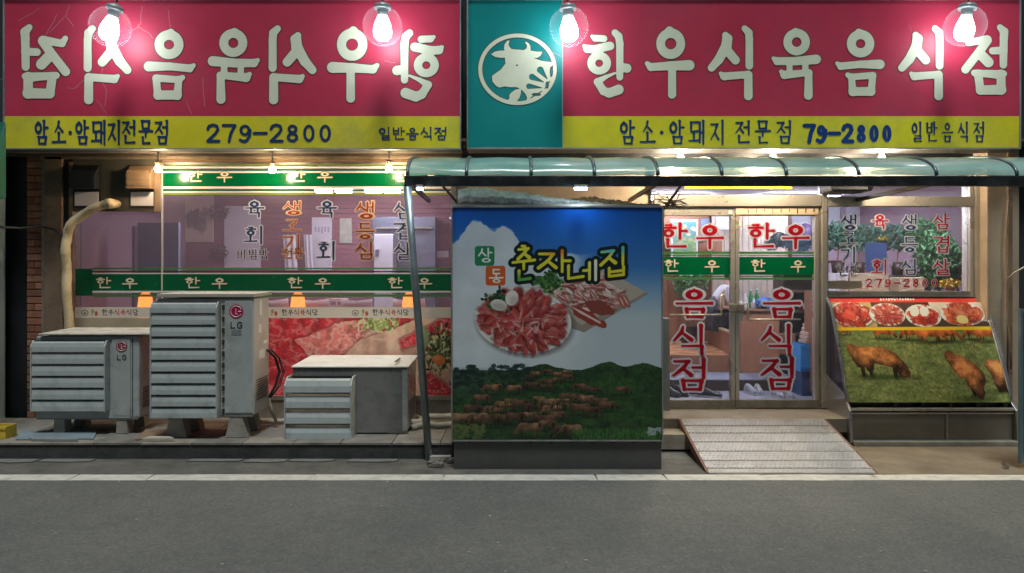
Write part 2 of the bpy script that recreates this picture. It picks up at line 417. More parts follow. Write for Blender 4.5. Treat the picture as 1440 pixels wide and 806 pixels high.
def big_sdf(ch, P):
    kind, chains, rings, _ = BIG[ch]; F = np.full(P[0].shape, 99.)
    for c in chains:
        for a, b in zip(c[:-1], c[1:]): F = smin(F, seg(P, a[:2], b[:2], a[2], b[2]), 4)
    for (cx, cy, rx, ry, hx, hy) in rings:
        F = smin(F, ell(P, cx, cy, rx, ry), 4); F = np.maximum(F, -ell(P, cx, cy, hx, hy))
    return F
_bigc = {}
def big_letter(ch, cx_px, y_top, scale, d, y, mat, omat, parent, mirror):
    """ch drawn at photo-plane centre cx_px; scale multiplies the right sign's letter size"""
    kind = BIG[ch][0]; zs = 3.505*1.06 if kind == 'C' else 3.1
    pts = [(a[0], a[1]) for c in BIG[ch][1] for a in c] + [(r[0]+s_*r[2], r[1]) for r in BIG[ch][2] for s_ in (-1, 1)]
    x0, x1 = min(p[0] for p in pts), max(p[0] for p in pts); mid = (x0+x1)/2
    flip = (kind == 'C') != mirror
    res = []
    for off in (0, 3.2):
        key = (ch, off, flip, scale)
        if key not in _bigc:
            xs = np.arange(x0-45, x1+46, 3.); ys = np.arange(90, 530, 3.)
            F = big_sdf(ch, np.meshgrid(xs, ys)) - off
            k = d / FPX / zs * scale; sx = -1 if flip else 1
            fx = (xs - mid)*k*sx; fy = -(ys - 115*(1.06*3.505/3.1 if kind == 'C' else 1))*k
            if sx < 0: fx = fx[::-1]; F = F[:, ::-1]
            fy = fy[::-1]; F = F[::-1]
            _bigc[key] = sdf_mesh('letter', F, fx, fy, .0012)
        me = _bigc[key].copy(); me.materials.append(omat if off else mat)
        o = bpy.data.objects.new('letter_outline' if off else 'letter', me); C.objects.link(o); o.parent = parent
        o.location = Vector((X(cx_px, d), y + (.002 if off else 0), Z(y_top, d))) - wloc(parent); res.append(o)
    return res

# ------------------------------------------------------------------ painted prints (numpy canvas in photo-like coordinates)
def lattice(Xa, Ya, seed):
    g = np.random.RandomState(seed).rand(64, 64); xi = np.floor(Xa).astype(int); yi = np.floor(Ya).astype(int)
    fx, fy = Xa-xi, Ya-yi; fx = fx*fx*(3-2*fx); fy = fy*fy*(3-2*fy); G = lambda a, b: g[b % 64, a % 64]
    return (G(xi,yi)*(1-fx)+G(xi+1,yi)*fx)*(1-fy) + (G(xi,yi+1)*(1-fx)+G(xi+1,yi+1)*fx)*fy
def fbm(Xa, Ya, sc, seed, o=4):
    s = 0; a = .5; t = 0
    for k in range(o): s = s + a*lattice(Xa/sc*2**k + 7.3*k, Ya/sc*2**k + 3.1*k, seed+k); t += a; a *= .55
    return s/t
class Canvas:
    def __init__(s, x0, y0, x1, y1, res):
        s.x0, s.y0, s.x1, s.y1, s.res = x0, y0, x1, y1, res
        s.W, s.H = int((x1-x0)*res), int((y1-y0)*res)
        s.Xa, s.Ya = np.meshgrid(x0 + (np.arange(s.W)+.5)/res, y0 + (np.arange(s.H)+.5)/res)
        s.a = np.ones((s.H, s.W, 3))
    def win(s, x0, y0, x1, y1):
        i0, i1 = max(0, int((x0-s.x0)*s.res)), min(s.W, int((x1-s.x0)*s.res)+1)
        j0, j1 = max(0, int((y0-s.y0)*s.res)), min(s.H, int((y1-s.y0)*s.res)+1)
        return slice(j0, j1), slice(i0, i1)
    def mix(s, sl, m, col):
        m = np.clip(m, 0, 1)[..., None]; s.a[sl] = s.a[sl]*(1-m) + np.asarray(col)/255*m
    def sdf(s, sl, F, col, soft=None):
        s.mix(sl, .5 - F*(s.res if soft is None else 1/soft), col)
    def ellipse(s, cx, cy, rx, ry, col, ang=0, soft=None, wob=0, seed=0, alpha=1):
        r = max(rx, ry)*1.3 + 2; sl = s.win(cx-r, cy-r, cx+r, cy+r); x, y = s.Xa[sl]-cx, s.Ya[sl]-cy
        if x.size == 0: return
        c, n = math.cos(ang), math.sin(ang); u, v = x*c + y*n, -x*n + y*c
        F = (np.hypot(u/rx, v/ry) - 1)*min(rx, ry)
        if wob: F = F + (fbm(s.Xa[sl], s.Ya[sl], max(rx, ry)*.5, seed)-.5)*wob
        m = np.clip(.5 - F*(s.res if soft is None else 1/soft), 0, 1)*alpha
        s.mix(sl, m, col)
    def poly(s, pts, col, soft=None, wob=0, seed=0, wsc=10):
        xs = [p[0] for p in pts]; ys = [p[1] for p in pts]; sl = s.win(min(xs)-3, min(ys)-3, max(xs)+3, max(ys)+3)
        F = polyd((s.Xa[sl], s.Ya[sl]), pts)
        if wob: F = F + (fbm(s.Xa[sl], s.Ya[sl], wsc, seed)-.5)*wob
        s.sdf(sl, F, col, soft)
    def text(s, ch, cx, cy, w, h, style, col, off=0, fat=1., slant=0, colf=None):
        sl = s.win(cx-w, cy-h, cx+w, cy+h); x = (s.Xa[sl] - cx)/h + w/h/2; y = -(s.Ya[sl] - cy)/h + .5
        y2 = y - slant*(x - w/h/2); F = (char_sdf(ch, (x, y2), w, h, style, fat) - off)*h
        if colf is None: s.sdf(sl, F, col)
        else: s.a[sl] = s.a[sl]*(1-np.clip(.5-F*s.res, 0, 1)[..., None]) + colf(x, y)*np.clip(.5-F*s.res, 0, 1)[..., None]/255

def marble(cv, sl, base, fat, sc, seed, k=1.):
    """red meat with pale veins inside a window; returns the colour field"""
    x, y = cv.Xa[sl], cv.Ya[sl]; n = fbm(x + y*.4, y*1.7 - x*.3, sc, seed); r = np.abs(n-.5)*2
    v = np.clip(1 - r*5, 0, 1)[..., None]*k; sh = (fbm(x, y, sc*.6, seed+9)-.5)[..., None]
    return np.asarray(base)*(1+sh*.7)*(1-v) + np.asarray(fat)*v
def plate(cv, cx, cy, rx, ry, seed, reds, n=110, ang=0., shape='round', fill=.86, slice_=(.2, .07)):
    r_ = random.Random(seed)
    cv.ellipse(cx+rx*.04, cy+ry*.09, rx*1.03, ry*1.04, (70, 70, 70), ang, soft=rx*.08, alpha=.5)
    cv.ellipse(cx, cy, rx, ry, (228, 226, 218), ang); cv.ellipse(cx, cy, rx*.93, ry*.92, (200, 198, 190), ang, soft=rx*.05)
    cv.ellipse(cx, cy, rx*.9, ry*.88, (236, 232, 226), ang, soft=rx*.03)
    c, s = math.cos(ang), math.sin(ang)
    k_ = random.Random(seed+1); base = reds[0]
    cv.ellipse(cx, cy, rx*fill*.97, ry*fill*.97, tuple(q*.75 for q in base), ang, wob=rx*.16, seed=seed)
    for i in range(n):
        t = 1 - i/n; rr = fill*.86*(t**.55); a = i*2.399 + r_.uniform(-.3, .3)
        ux, uy = rr*rx*math.cos(a), rr*ry*math.sin(a); px, py = cx + ux*c - uy*s, cy + ux*s + uy*c
        col = r_.choice(reds); f = r_.uniform(.8, 1.12); L = rx*slice_[0]*r_.uniform(.75, 1.2); W_ = rx*slice_[1]*r_.uniform(.8, 1.3); g = a + r_.uniform(-.5, .5)
        cv.ellipse(px+.5, py+1.1, L, W_*1.05, (84, 24, 24), g, soft=2.2, alpha=.5, wob=W_*.6, seed=i % 17)
        cv.ellipse(px, py, L, W_, tuple(q*f for q in col), g, wob=W_*1.1, seed=i % 20, soft=.7)
        cv.ellipse(px-.2, py-W_*.3, L*.75, W_*.3, tuple(min(255, q*.55+105) for q in col), g, soft=1.4, alpha=r_.uniform(.15, .55), wob=W_*.5, seed=i % 11)
        if r_.random() < .25: cv.ellipse(px, py, L*.8, W_*.16, (236, 208, 196), g+r_.uniform(-.3, .3), soft=.8, alpha=.6, wob=W_*.4, seed=i % 7)
COW = [(-1,-.35),(-.9,-.5),(-.6,-.52),(-.2,-.46),(.2,-.5),(.5,-.55),(.72,-.4),(.9,-.08),(1.08,.2),(1.14,.42),(1.04,.52),(.9,.42),(.76,.2),(.62,.06),(.52,.14),(.53,.62),(.43,.64),(.38,.18),(.3,.2),(.28,.58),(.2,.58),(.2,.16),(-.2,.2),(-.45,.08),
       (-.52,.3),(-.48,.64),(-.59,.64),(-.66,.25),(-.74,.12),(-.84,.3),(-.8,.62),(-.9,.62),(-.97,.2),(-1.03,.1),(-1.05,-.1)]
def cow(cv, x, y, s, seed, flip=1, col=(150, 84, 44), hd=-.1):
    s = s*.72; pts = [(x+flip*a*s, y+b*s*.95) for a, b in COW]; cv.ellipse(x, y+s*.62, s*1.0, s*.12, (22, 34, 16), soft=s*.2, alpha=.7)
    sl = cv.win(x-1.4*s, y-.8*s, x+1.4*s, y+.9*s); xa, ya = cv.Xa[sl], cv.Ya[sl]
    if xa.size == 0: return
    F = polyd((xa, ya), pts) + (fbm(xa, ya, s*.3, seed)-.5)*s*.1; n = fbm(xa, ya*1.3, s*.45, seed+2)
    v = (ya-y)/s; u = (xa-x)/s*flip; sh = 1.3 - 1.0*np.clip(v+.45, 0, 1.1) + (n-.5)*.9 - .35*np.exp(-((u-.45)/.12)**2)*(v > -.3) + .25*np.exp(-((u+.55)/.25)**2)
    c = np.clip(np.asarray(col)[None, None]*np.clip(sh, .25, 1.55)[..., None], 0, 255)/255; m = np.clip(.5-F*cv.res*.8, 0, 1)[..., None]
    cv.a[sl] = cv.a[sl]*(1-m) + c*m
    cv.ellipse(x+flip*s*.84, y-s*.12, s*.13, s*.05, tuple(q*.8 for q in col), flip*.5)
def grass(cv, y0, y1, base, dark, light, seed, ssc=2.):
    sl = cv.win(cv.x0, y0, cv.x1, y1); x, y = cv.Xa[sl], cv.Ya[sl]
    n1 = fbm(x, y*2, 18, seed)[..., None]; n2 = fbm(x*1.5, y, ssc, seed+3)[..., None]
    a, b, c = (np.asarray(q)/255 for q in (base, dark, light)); t = np.clip((n1-.35)*2.5, 0, 1)
    cv.a[sl] = (a*(1-t) + c*t)*(.62 + .75*n2); m = np.clip((fbm(x, y*1.6, 9, seed+6)[..., None]-.55)*5, 0, 1)*.55
    cv.a[sl] = cv.a[sl]*(1-m) + b*m

def paint_billboard():
    cv = Canvas(635, 290, 932, 620, 3); x, y = cv.Xa, cv.Ya
    t = np.clip((y-290)/150, 0, 1)[..., None]; top = np.array((14, 84, 176)); mid = np.array((96, 150, 196)); low = np.array((186, 200, 206))
    t2 = np.clip((y-375)/70, 0, 1)[..., None]
    cv.a[:] = ((top*(1-t)+mid*t)*(1-t2) + low*t2)/255
    edge = 313 + 6*np.sin(x*.12) + np.where(x > 705, (x-705)*1.1, 0) + np.where(x < 660, (660-x)*.8, 0); edge = np.where(x > 745, 357 - (x-745)*.05, edge)
    edge = np.minimum(edge, 365) + (fbm(x, y, 11, 5, 5)-.5)*10
    right = np.clip((850 - x + 40*(fbm(x, y, 30, 8)-.5))/60, 0, 1)
    m = np.clip((y-edge)/4.5, 0, 1)*right; m = m*m*(3-2*m)*np.clip(1.1-(y-470)/90, .0, 1); br = (.88+.16*fbm(x, y, 34, 11))[..., None]
    cv.a = cv.a*(1-m[..., None]*.93) + np.array((226, 232, 236))/255*br*m[..., None]*.93
    # hills and herd; greens painted dark for the shade on the lower face
    hl = 520 - 8*np.exp(-((x-765)/22.)**2) - 12*np.exp(-((x-855)/20.)**2) - 10*np.exp(-((x-905)/22.)**2) + 4*(fbm(x, y, 12, 2)-.5)
    sl = cv.win(635, 500, 932, 620); g = Canvas(635, 500, 932, 620, 3); grass(g, 500, 620, (36, 64, 36), (18, 34, 22), (50, 84, 40), 21)
    H = min(g.a.shape[0], cv.a[sl].shape[0]); mm = np.clip((y-hl)*2, 0, 1)[sl][:H][..., None]; cv.a[sl][:H] = cv.a[sl][:H]*(1-mm) + g.a[:H]*mm
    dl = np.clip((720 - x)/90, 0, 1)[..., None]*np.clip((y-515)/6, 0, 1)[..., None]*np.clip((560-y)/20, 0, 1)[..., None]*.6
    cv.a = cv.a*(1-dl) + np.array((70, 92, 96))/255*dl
    rr = random.Random(3)
    for i in range(90):
        px = 636 + rr.random()**1.3*125; py = rr.uniform(514, 545); cv.ellipse(px, py, rr.uniform(2, 7), rr.uniform(1.5, 4), (24, 44, 36), wob=2, seed=i, alpha=.8)
    for i, (a, b) in enumerate([(700,545),(722,547),(742,531),(754,526),(770,524),(784,527),(797,522),(748,540),(765,536),(783,536),(800,530),(812,545),(828,546),(838,548),
            (770,545),(690,548),(878,549),(665,575),(679,560),(690,576),(706,572),(719,565),(655,590),(671,590),(694,590),(708,590),(734,570),(748,575),(757,560),(770,566),
            (776,578),(790,566),(800,556),(812,560),(826,562),(842,566),(855,570),(788,585),(762,590),(744,585),(728,590),(743,605),(770,600),(790,605),(803,604),(820,575),(833,580)]):
        cow(cv, a+rr.uniform(-2.5, 2.5), b+rr.uniform(-2.5, 2.5), rr.uniform(11, 17)*(.72 + (b-520)/85), 40+i, rr.choice((-1, 1)), rr.choice(((92, 66, 50), (78, 56, 44), (112, 84, 62))))
    for i in range(60): cv.ellipse(636+rr.random()*45, 598+rr.random()*20, 3, 2.4, (96, 104, 58), wob=2, seed=i, alpha=.7)
    for i in range(500): px = rr.uniform(805, 930); py = rr.uniform(604, 619); cv.ellipse(px, py, .5, 2.5, (60, 112, 46), rr.uniform(-.3, .3), alpha=.7)
    for i in range(40): cv.ellipse(912+rr.random()*20, 602+rr.random()*10, 2.5, 1.6, (150, 165, 160), wob=1, seed=i, alpha=.7)
    # tray of sliced pork behind, wooden board
    cv.poly([(753,410),(840,378),(913,412),(822,467),(806,462)], (150, 140, 128)); cv.poly([(753,402),(842,372),(910,410),(818,457)], (182, 170, 156), wob=2)
    for i in range(110):
        u, v = rr.random(), rr.random(); px = 765 + 82*u + 55*v*(1-u*.3); py = 402 - 20*u + 40*v
        if py > 452 - (px-818)*.45 and px > 818: continue
        col = rr.choice(((214, 178, 168), (176, 96, 84), (226, 204, 196), (150, 70, 62), (200, 140, 128))); a = rr.uniform(-.5, 1.2)
        cv.ellipse(px+.8, py+1, 9, 3.4, (92, 48, 44), a, soft=1.5, alpha=.45); cv.ellipse(px, py, rr.uniform(5, 11), rr.uniform(2, 4), col, a, wob=3, seed=i)
        cv.ellipse(px, py-1, 7, .9, (240, 226, 220), a, soft=.8, alpha=.8)
    cv.ellipse(845, 432, 22, 9, (136, 66, 58), .3, wob=6, seed=2); cv.ellipse(828, 445, 24, 8, (150, 62, 54), .5, wob=7, seed=5); cv.ellipse(826, 443, 20, 1.6, (226, 200, 190), .5, wob=2)
    for i in range(160): cv.ellipse(752+rr.gauss(18, 10), 393+rr.gauss(0, 7), 2.6, 1.8, rr.choice(((48, 92, 44), (80, 128, 62), (34, 68, 34))), rr.random()*3, wob=1.5, seed=i)
    # plate of beef
    plate(cv, 735, 450, 69, 46, 5, [(150, 48, 46)], 0, .12, fill=.8)
    c_, s_ = math.cos(.12), math.sin(.12)
    for r0, m_, L, W_ in ((.80, 34, 14, 6.2), (.66, 28, 15, 6.6), (.50, 22, 15, 6.6), (.34, 16, 14, 6.2), (.18, 9, 13, 6)):
        for k in range(m_):
            a = 2*math.pi*k/m_ + rr.uniform(-.1, .1) + r0*3; q = r0*rr.uniform(.93, 1.04)*.93; ux, uy = q*69*math.cos(a), q*46*math.sin(a); px, py = 735+ux*c_-uy*s_, 450+ux*s_+uy*c_
            g_ = math.atan2(uy, ux)+rr.uniform(-.25, .45); f = rr.uniform(.82, 1.1); base = rr.choice(((178, 62, 58), (160, 50, 48), (188, 78, 70), (170, 56, 52))); n_ = (-math.sin(g_), math.cos(g_))
            cv.ellipse(px+n_[0]*2.2, py+n_[1]*2.2+.6, L, W_*.8, (70, 20, 22), g_, soft=3.5, alpha=.7, wob=3, seed=k)
            cv.ellipse(px, py, L, W_*.8, tuple(v*f for v in base), g_, wob=4.5, seed=k+m_, soft=1)
            cv.ellipse(px-n_[0]*1.6, py-n_[1]*1.6, L*.85, W_*.25, tuple(min(255, v*.7+85) for v in base), g_, soft=2.5, alpha=.6, wob=3, seed=k+3)
            cv.ellipse(px-n_[0]*W_*.62, py-n_[1]*W_*.62, L*.7, .7, (232, 190, 180), g_, soft=.9, alpha=rr.uniform(.3, .85), wob=2, seed=k+5)
    for k in range(26): cv.ellipse(735+rr.gauss(8, 22), 462+rr.gauss(0, 10), rr.uniform(3, 8), rr.uniform(.6, 1.6), (236, 206, 198), rr.random()*3, soft=1, alpha=.6, wob=2, seed=k)
    for i in range(120): cv.ellipse(692+rr.gauss(8, 9), 421+rr.gauss(0, 7), 2.6, 1.8, rr.choice(((28, 66, 40), (44, 96, 56), (18, 46, 30))), rr.random()*3, wob=1.5, seed=i)
    cv.ellipse(700.5, 428, 12, 8, (222, 216, 206), .2, soft=1); cv.ellipse(702, 430.5, 11, 5, (178, 168, 158), .2, soft=4, alpha=.7); cv.ellipse(719, 418, 9, 11, (230, 226, 216), .3, soft=1)
    cv.ellipse(722, 422, 6, 7, (190, 182, 172), .3, soft=4, alpha=.7)
    # place-name squares
    def rsq(cx, cy, hw, col):
        s2 = cv.win(cx-hw-2, cy-hw-2, cx+hw+2, cy+hw+2); q = np.maximum(np.abs(cv.Xa[s2]-cx), np.abs(cv.Ya[s2]-cy))
        F = np.hypot(np.maximum(np.abs(cv.Xa[s2]-cx)-hw+4, 0), np.maximum(np.abs(cv.Ya[s2]-cy)-hw+4, 0)) - 4; cv.sdf(s2, F, col)
    rsq(680.5, 358.5, 14, (42, 132, 88)); rsq(696, 386.5, 14, (214, 96, 44))
    cv.text('상', 681, 358, 19, 20, 'bold', (236, 240, 234)); cv.text('동', 697, 387, 19, 20, 'bold', (240, 240, 232))
    for ch, cx, cy, w_, h_, sl_ in (('춘', 736, 369, 31, 50, .1), ('자', 779, 366, 46, 30, .0), ('네', 818, 381, 42, 27, .1), ('집', 864, 368, 38, 40, .12)):
        cv.text(ch, cx, cy, w_, h_, 'fat', (14, 34, 30), off=4.8/h_, slant=sl_, fat=32/h_)
    for ch, cx, cy, w_, h_, sl_ in (('춘', 736, 369, 31, 50, .1), ('자', 779, 366, 46, 30, .0), ('네', 818, 381, 42, 27, .1), ('집', 864, 368, 38, 40, .12)):
        def cf(u, v, ch=ch):
            yv = np.stack([np.full(u.shape, 228.), 214 + 10*v, 48 + 20*v], -1)
            tgt = {'춘': (96, 170, 70), '자': (236, 120, 40), '네': (240, 235, 215), '집': (90, 190, 200)}[ch]
            m_ = {'춘': np.clip((.28-v)*5, 0, 1), '자': np.clip((v-.6)*3, 0, 1)*np.clip(u, 0, 1), '네': np.clip((u-1.1)*3, 0, 1), '집': np.clip((v-.7)*4, 0, 1)}[ch][..., None]
            return yv*(1-m_) + np.array(tgt)*m_
        cv.text(ch, cx, cy, w_, h_, 'fat', None, slant=sl_, fat=32/h_, colf=cf)
    return cv.a
def paint_case():
    cv = Canvas(0, 0, 235, 162, 3.4); rr = random.Random(9)
    grass(cv, 50, 162, (112, 124, 70), (84, 100, 58), (138, 142, 84), 31, 3.)
    for i in range(260): cv.ellipse(rr.random()*235, 55+rr.random()*107, rr.uniform(2, 7), rr.uniform(.8, 2), rr.choice(((70, 90, 36), (140, 140, 70), (60, 76, 34))), alpha=.3, wob=2, seed=i, soft=1.5)
    for a, b, s, f in ((12, 55, 7, 1), (72, 57, 13, 1), (112, 58, 14, -1), (143, 60, 16, 1), (166, 59, 15, 1), (205, 58, 13, -1), (226, 60, 15, 1)): cow(cv, a, b, s*1.7, int(a), f, (176, 92, 44), .25)
    def beast(pts, col, seed, lx, ly):
        q = [((zx/4.884-14)*1.09, (zy/4.884-8.2)*1.10) for zx, zy in pts]; xs = [p[0] for p in q]; ys = [p[1] for p in q]
        x0, x1, y0, y1 = min(xs), max(xs), min(ys), max(ys); sl = cv.win(x0-4, y0-4, x1+4, y1+4); xa, ya = cv.Xa[sl], cv.Ya[sl]
        cv.ellipse((x0+x1)/2, y1-1, (x1-x0)*.5, 4, (40, 52, 22), soft=5, alpha=.6)
        F = polyd((xa, ya), q) + (fbm(xa, ya, 5, seed)-.5)*2.5; v = (ya-y0)/(y1-y0); u = (xa-x0)/(x1-x0)
        n1 = fbm(xa, ya, 11, seed+3); n2 = fbm(xa*1.6, ya, 3.2, seed+5)
        rim = np.clip(-F/9, 0, 1); sh = .45 + .75*np.clip(1-np.hypot(u-lx, (v-ly)*1.3)*1.15, 0, 1) + (n1-.5)*1.1 + (n2-.5)*.4; sh = sh*(.6+.4*rim) + .12*(v < .2)
        c = np.clip(np.asarray(col)[None, None]*np.clip(sh, .22, 1.25)[..., None]*np.array((1, .97+0*1, .95)), 0, 255)/255
        m = np.clip(.5-F*1.3, 0, 1)[..., None]; cv.a[sl] = cv.a[sl]*(1-m) + c*m
    for q0, q1, q2, q3 in ((185, 205, 550, 520), (235, 255, 550, 530), (395, 415, 560, 520)): beast([(q0,480),(q1+15,480),(q1,q2+40),(q0,q2+40)], (120, 66, 34), q0, .5, .1)
    beast([(115,375),(150,365),(185,385),(230,385),(300,388),(370,395),(420,425),(465,475),(495,520),(505,560),(495,590),(465,598),(430,590),(420,560),(395,525),(340,515),(275,500),(270,540),(255,560),(225,555),(215,525),(180,530),(165,525),(140,480),(118,420)], (206, 134, 76), 3, .45, .12)
    cv.ellipse(92, 118, 3, 2.2, (70, 40, 24), soft=1.5)
    beast([(870,640),(900,650),(905,720),(885,715)], (110, 62, 34), 8, .5, .2)
    beast([(760,425),(800,415),(830,440),(870,455),(920,485),(960,520),(985,570),(990,620),(965,655),(965,700),(940,740),(915,735),(905,690),(880,670),(860,650),(855,600),(830,605),(800,570),(775,510),(752,450)], (198, 126, 74), 12, .5, .3)
    beast([(1000,510),(1030,475),(1090,480),(1160,495),(1185,540),(1190,620),(1180,690),(1060,690),(1040,640),(1030,560)], (198, 130, 76), 15, .45, .15)
    # food strip
    sl = cv.win(0, 0, 235, 52); cv.a[sl] = np.array((74, 56, 46))/255*(.8+.5*fbm(cv.Xa[sl], cv.Ya[sl], 14, 4))[..., None]
    cv.poly([(0,6),(62,6),(64,48),(0,48)], (186, 160, 110), wob=3); cv.poly([(150,6),(235,6),(235,40),(156,34)], (216, 204, 186), wob=3)
    plate(cv, 28, 28, 33, 20, 11, [(190, 48, 40), (214, 76, 58), (170, 36, 32), (226, 150, 130)], 60, .1, slice_=(.30, .2), fill=.76)
    plate(cv, 83, 28, 27, 18, 12, [(206, 92, 78), (228, 150, 134), (190, 66, 56)], 110, 0, slice_=(.26, .07), fill=.78)
    plate(cv, 137, 30, 27, 18, 13, [(200, 66, 52), (216, 98, 78), (178, 48, 40)], 60, 0, slice_=(.22, .14), fill=.78)
    plate(cv, 198, 27, 34, 19, 14, [(206, 96, 62), (222, 128, 92), (190, 74, 48)], 60, -.05, slice_=(.3, .14), fill=.74)
    for px in (126, 141): cv.ellipse(px, 20+rr.random()*4, 7, 9, (232, 224, 214), .3, wob=4, seed=px)
    cv.ellipse(195, 36, 9, 7, (228, 204, 138), 0, soft=1)
    cv.poly([(-4,-4),(240,-4),(240,8.5),(-4,8.5)], (226, 66, 58)); cv.poly([(0,48.5),(235,47),(235,52),(0,53.5)], (224, 190, 38))
    for i in range(13): cv.poly([(78+i*4.2, 1.6), (80.6+i*4.2, 1.6), (80.6+i*4.2, 5.4), (78+i*4.2, 5.4)], (240, 226, 210), wob=3, seed=i, wsc=2)
    return cv.a
def paint_meat():
    cv = Canvas(105, 447, 635, 556, 3); x, y = cv.Xa, cv.Ya; full = (slice(None), slice(None))
    cv.a = marble(cv, full, (186, 44, 52), (236, 170, 156), 26, 3, .5)/255
    def blob(pts, base, fat, sc, seed, k, wob=9):
        F = polyd((x, y), pts) + (fbm(x, y, 16, seed)-.5)*wob; m = np.clip(.5-F*1.4, 0, 1)[..., None]; sh = np.clip(1 - np.abs(F-1.5)/3, 0, 1)[..., None]*.45
        cv.a = cv.a*(1-sh) + np.array((110, 24, 28))/255*sh; cv.a = cv.a*(1-m) + marble(cv, full, base, fat, sc, seed, k)/255*m
    blob([(105,500),(200,480),(280,520),(260,560),(105,560)], (200, 120, 96), (232, 196, 168), 20, 12, .7)
    blob([(420,462),(470,450),(520,448),(500,468),(440,490)], (226, 180, 158), (238, 206, 186), 30, 6, .5)
    blob([(420,520),(450,484),(530,462),(600,440),(640,440),(560,478),(640,520),(640,560),(400,560)], (224, 172, 146), (236, 204, 182), 40, 7, .4, 6)
    blob([(350,478),(420,455),(470,448),(500,450),(440,492),(390,520)], (214, 110, 104), (240, 190, 172), 18, 15, .8)
    blob([(540,478),(640,440),(640,468),(590,480),(545,490)], (196, 40, 52), (240, 160, 150), 14, 17, .6, 4)
    blob([(380,520),(420,505),(425,560),(375,560)], (200, 150, 96), (232, 200, 140), 8, 19, .8)
    blob([(575,530),(600,525),(640,550),(640,560),(600,560),(580,548)], (190, 42, 54), (234, 150, 146), 12, 23, .7, 4)
    rr = random.Random(4)
    def leafy(cx, cy, sx, sy, n, cols):
        for i in range(n): cv.ellipse(cx+rr.gauss(0, sx), cy+rr.gauss(0, sy), rr.uniform(2, 6), rr.uniform(1, 2.6), rr.choice(cols), rr.random()*3.1, wob=2.5, seed=i)
    leafy(505, 456, 16, 4, 160, ((150, 160, 84), (190, 190, 120), (110, 126, 60), (206, 204, 150)))
    leafy(617, 492, 14, 13, 420, ((52, 60, 36), (120, 130, 70), (200, 196, 140), (84, 96, 52), (36, 40, 26)))
    cv.ellipse(583, 478, 11, 19, (120, 140, 96), .25, soft=3, wob=3); cv.ellipse(580, 474, 5, 14, (160, 176, 128), .2, soft=4)
    cv.ellipse(612, 506, 13, 7, (222, 118, 62), .1, wob=4, soft=1); cv.ellipse(608, 503, 8, 3, (236, 150, 92), .1, soft=2)
    for i in range(500): cv.ellipse(105+rr.random()*530, 447+rr.random()*109, rr.uniform(1, 5), rr.uniform(.2, .7), (246, 206, 196), rr.uniform(-.6, .1), soft=.8, alpha=.35)
    return np.clip(cv.a*1.06+.05, 0, 1)
def paint_banner():
    cv = Canvas(105, 432, 635, 447, 4); cv.a[:] = np.array((226, 214, 200))/255
    for k, x0 in enumerate((147, 400, 528)):
        cv.ellipse(x0-28, 440, 5, 4, (120, 110, 100)); cv.ellipse(x0-28, 440, 4, 3, (222, 210, 196)); cv.ellipse(x0-28, 440.5, 2, 1.2, (120, 110, 100))
        cv.ellipse(x0-17, 438, 2, 3, (150, 160, 110)); cv.ellipse(x0-12, 441, 2.2, 3.4, (196, 90, 80)); cv.ellipse(x0-18, 442.5, 1.6, 1.8, (210, 190, 120))
        for i, ch in enumerate('한우식육식당'):
            cv.text(ch, x0 + i*8.6, 439.5, 7.4, 8.4, 'bold', (178, 40, 40) if i in (2, 3) else (30, 28, 28), fat=.9)
    return cv.a
def paint_poster():
    cv = Canvas(0, 0, 40, 60, 8); x, y = cv.Xa, cv.Ya
    cv.a[:] = ((np.array((70, 120, 150))*(1-y[..., None]/60) + np.array((120, 150, 90))*y[..., None]/60))/255
    for i in range(40): cv.ellipse(rnd.random()*40, 8+rnd.random()*46, 4, 3, rnd.choice(((200, 170, 110), (110, 150, 90), (225, 200, 160), (90, 120, 140))), wob=3, seed=i, soft=1, alpha=.7)
    return cv.a
def paint_ink():
    cv = Canvas(0, 0, 60, 80, 5); cv.a[:] = np.array((206, 186, 170))/255
    for i in range(90): cv.ellipse(18+rnd.random()*34, 26+rnd.gauss(16, 9), rnd.uniform(2, 6), rnd.uniform(3, 10), (112, 108, 104), wob=5, seed=i, soft=2, alpha=.35)
    for i in range(20): cv.ellipse(30+rnd.gauss(0, 9), 20+rnd.random()*20, 1, 6, (80, 78, 76), rnd.random(), wob=1, seed=i, soft=1, alpha=.5)
    return cv.a

# ------------------------------------------------------------------ material set
red_v = pm('red_vinyl', (.62, .045, .10), .42, var=.1, vs=1.2, bump=.12, bs=2.5, spec=.4, dirt=((.34, .06, .10), .6, 1.1))
yel_v = pm('yellow_vinyl', (.88, .76, .03), .42, var=.12, vs=1.5, bump=.1, bs=2.5, dirt=((.42, .42, .12), .6, 1.4))
teal_v = pm('teal_vinyl', (.0, .27, .27), .42, var=.1, vs=1.2, bump=.1, bs=2.5)
cream = pm('cream_print', (.88, .90, .70), .4, var=.06, vs=4)
dkline = pm('dark_print_edge', (.10, .07, .05), .5, var=.2)
navy = pm('navy_print', (.015, .05, .17), .35, var=.15)
alu = pm('brushed_aluminium', (.55, .55, .54), .38, 1, var=.12, vs=6, dirt=((.2, .17, .14), .5, 5))
steel = pm('stainless_steel', (.62, .57, .50), .3, .5, var=.08, vs=3, bump=.03, bs=9, dirt=((.3, .25, .2), .3, 3))
steel_d = pm('dull_steel_frame', (.34, .31, .27), .4, .4, var=.2, vs=5, dirt=((.1, .08, .07), .6, 6))
dark = pm('dark_paint', (.018, .02, .024), .45, var=.3, vs=6)
darkrough = pm('dark_render', (.035, .037, .042), .9, var=.35, vs=3, bump=.2)
brownpan = pm('brown_metal_panel', (.26, .18, .125), .28, .2, var=.25, vs=2.2, dirt=((.05, .035, .028), .6, 2.5))
olive = pm('olive_board', (.075, .068, .052), .5, var=.25, vs=3, dirt=((.02, .018, .015), .6, 4))
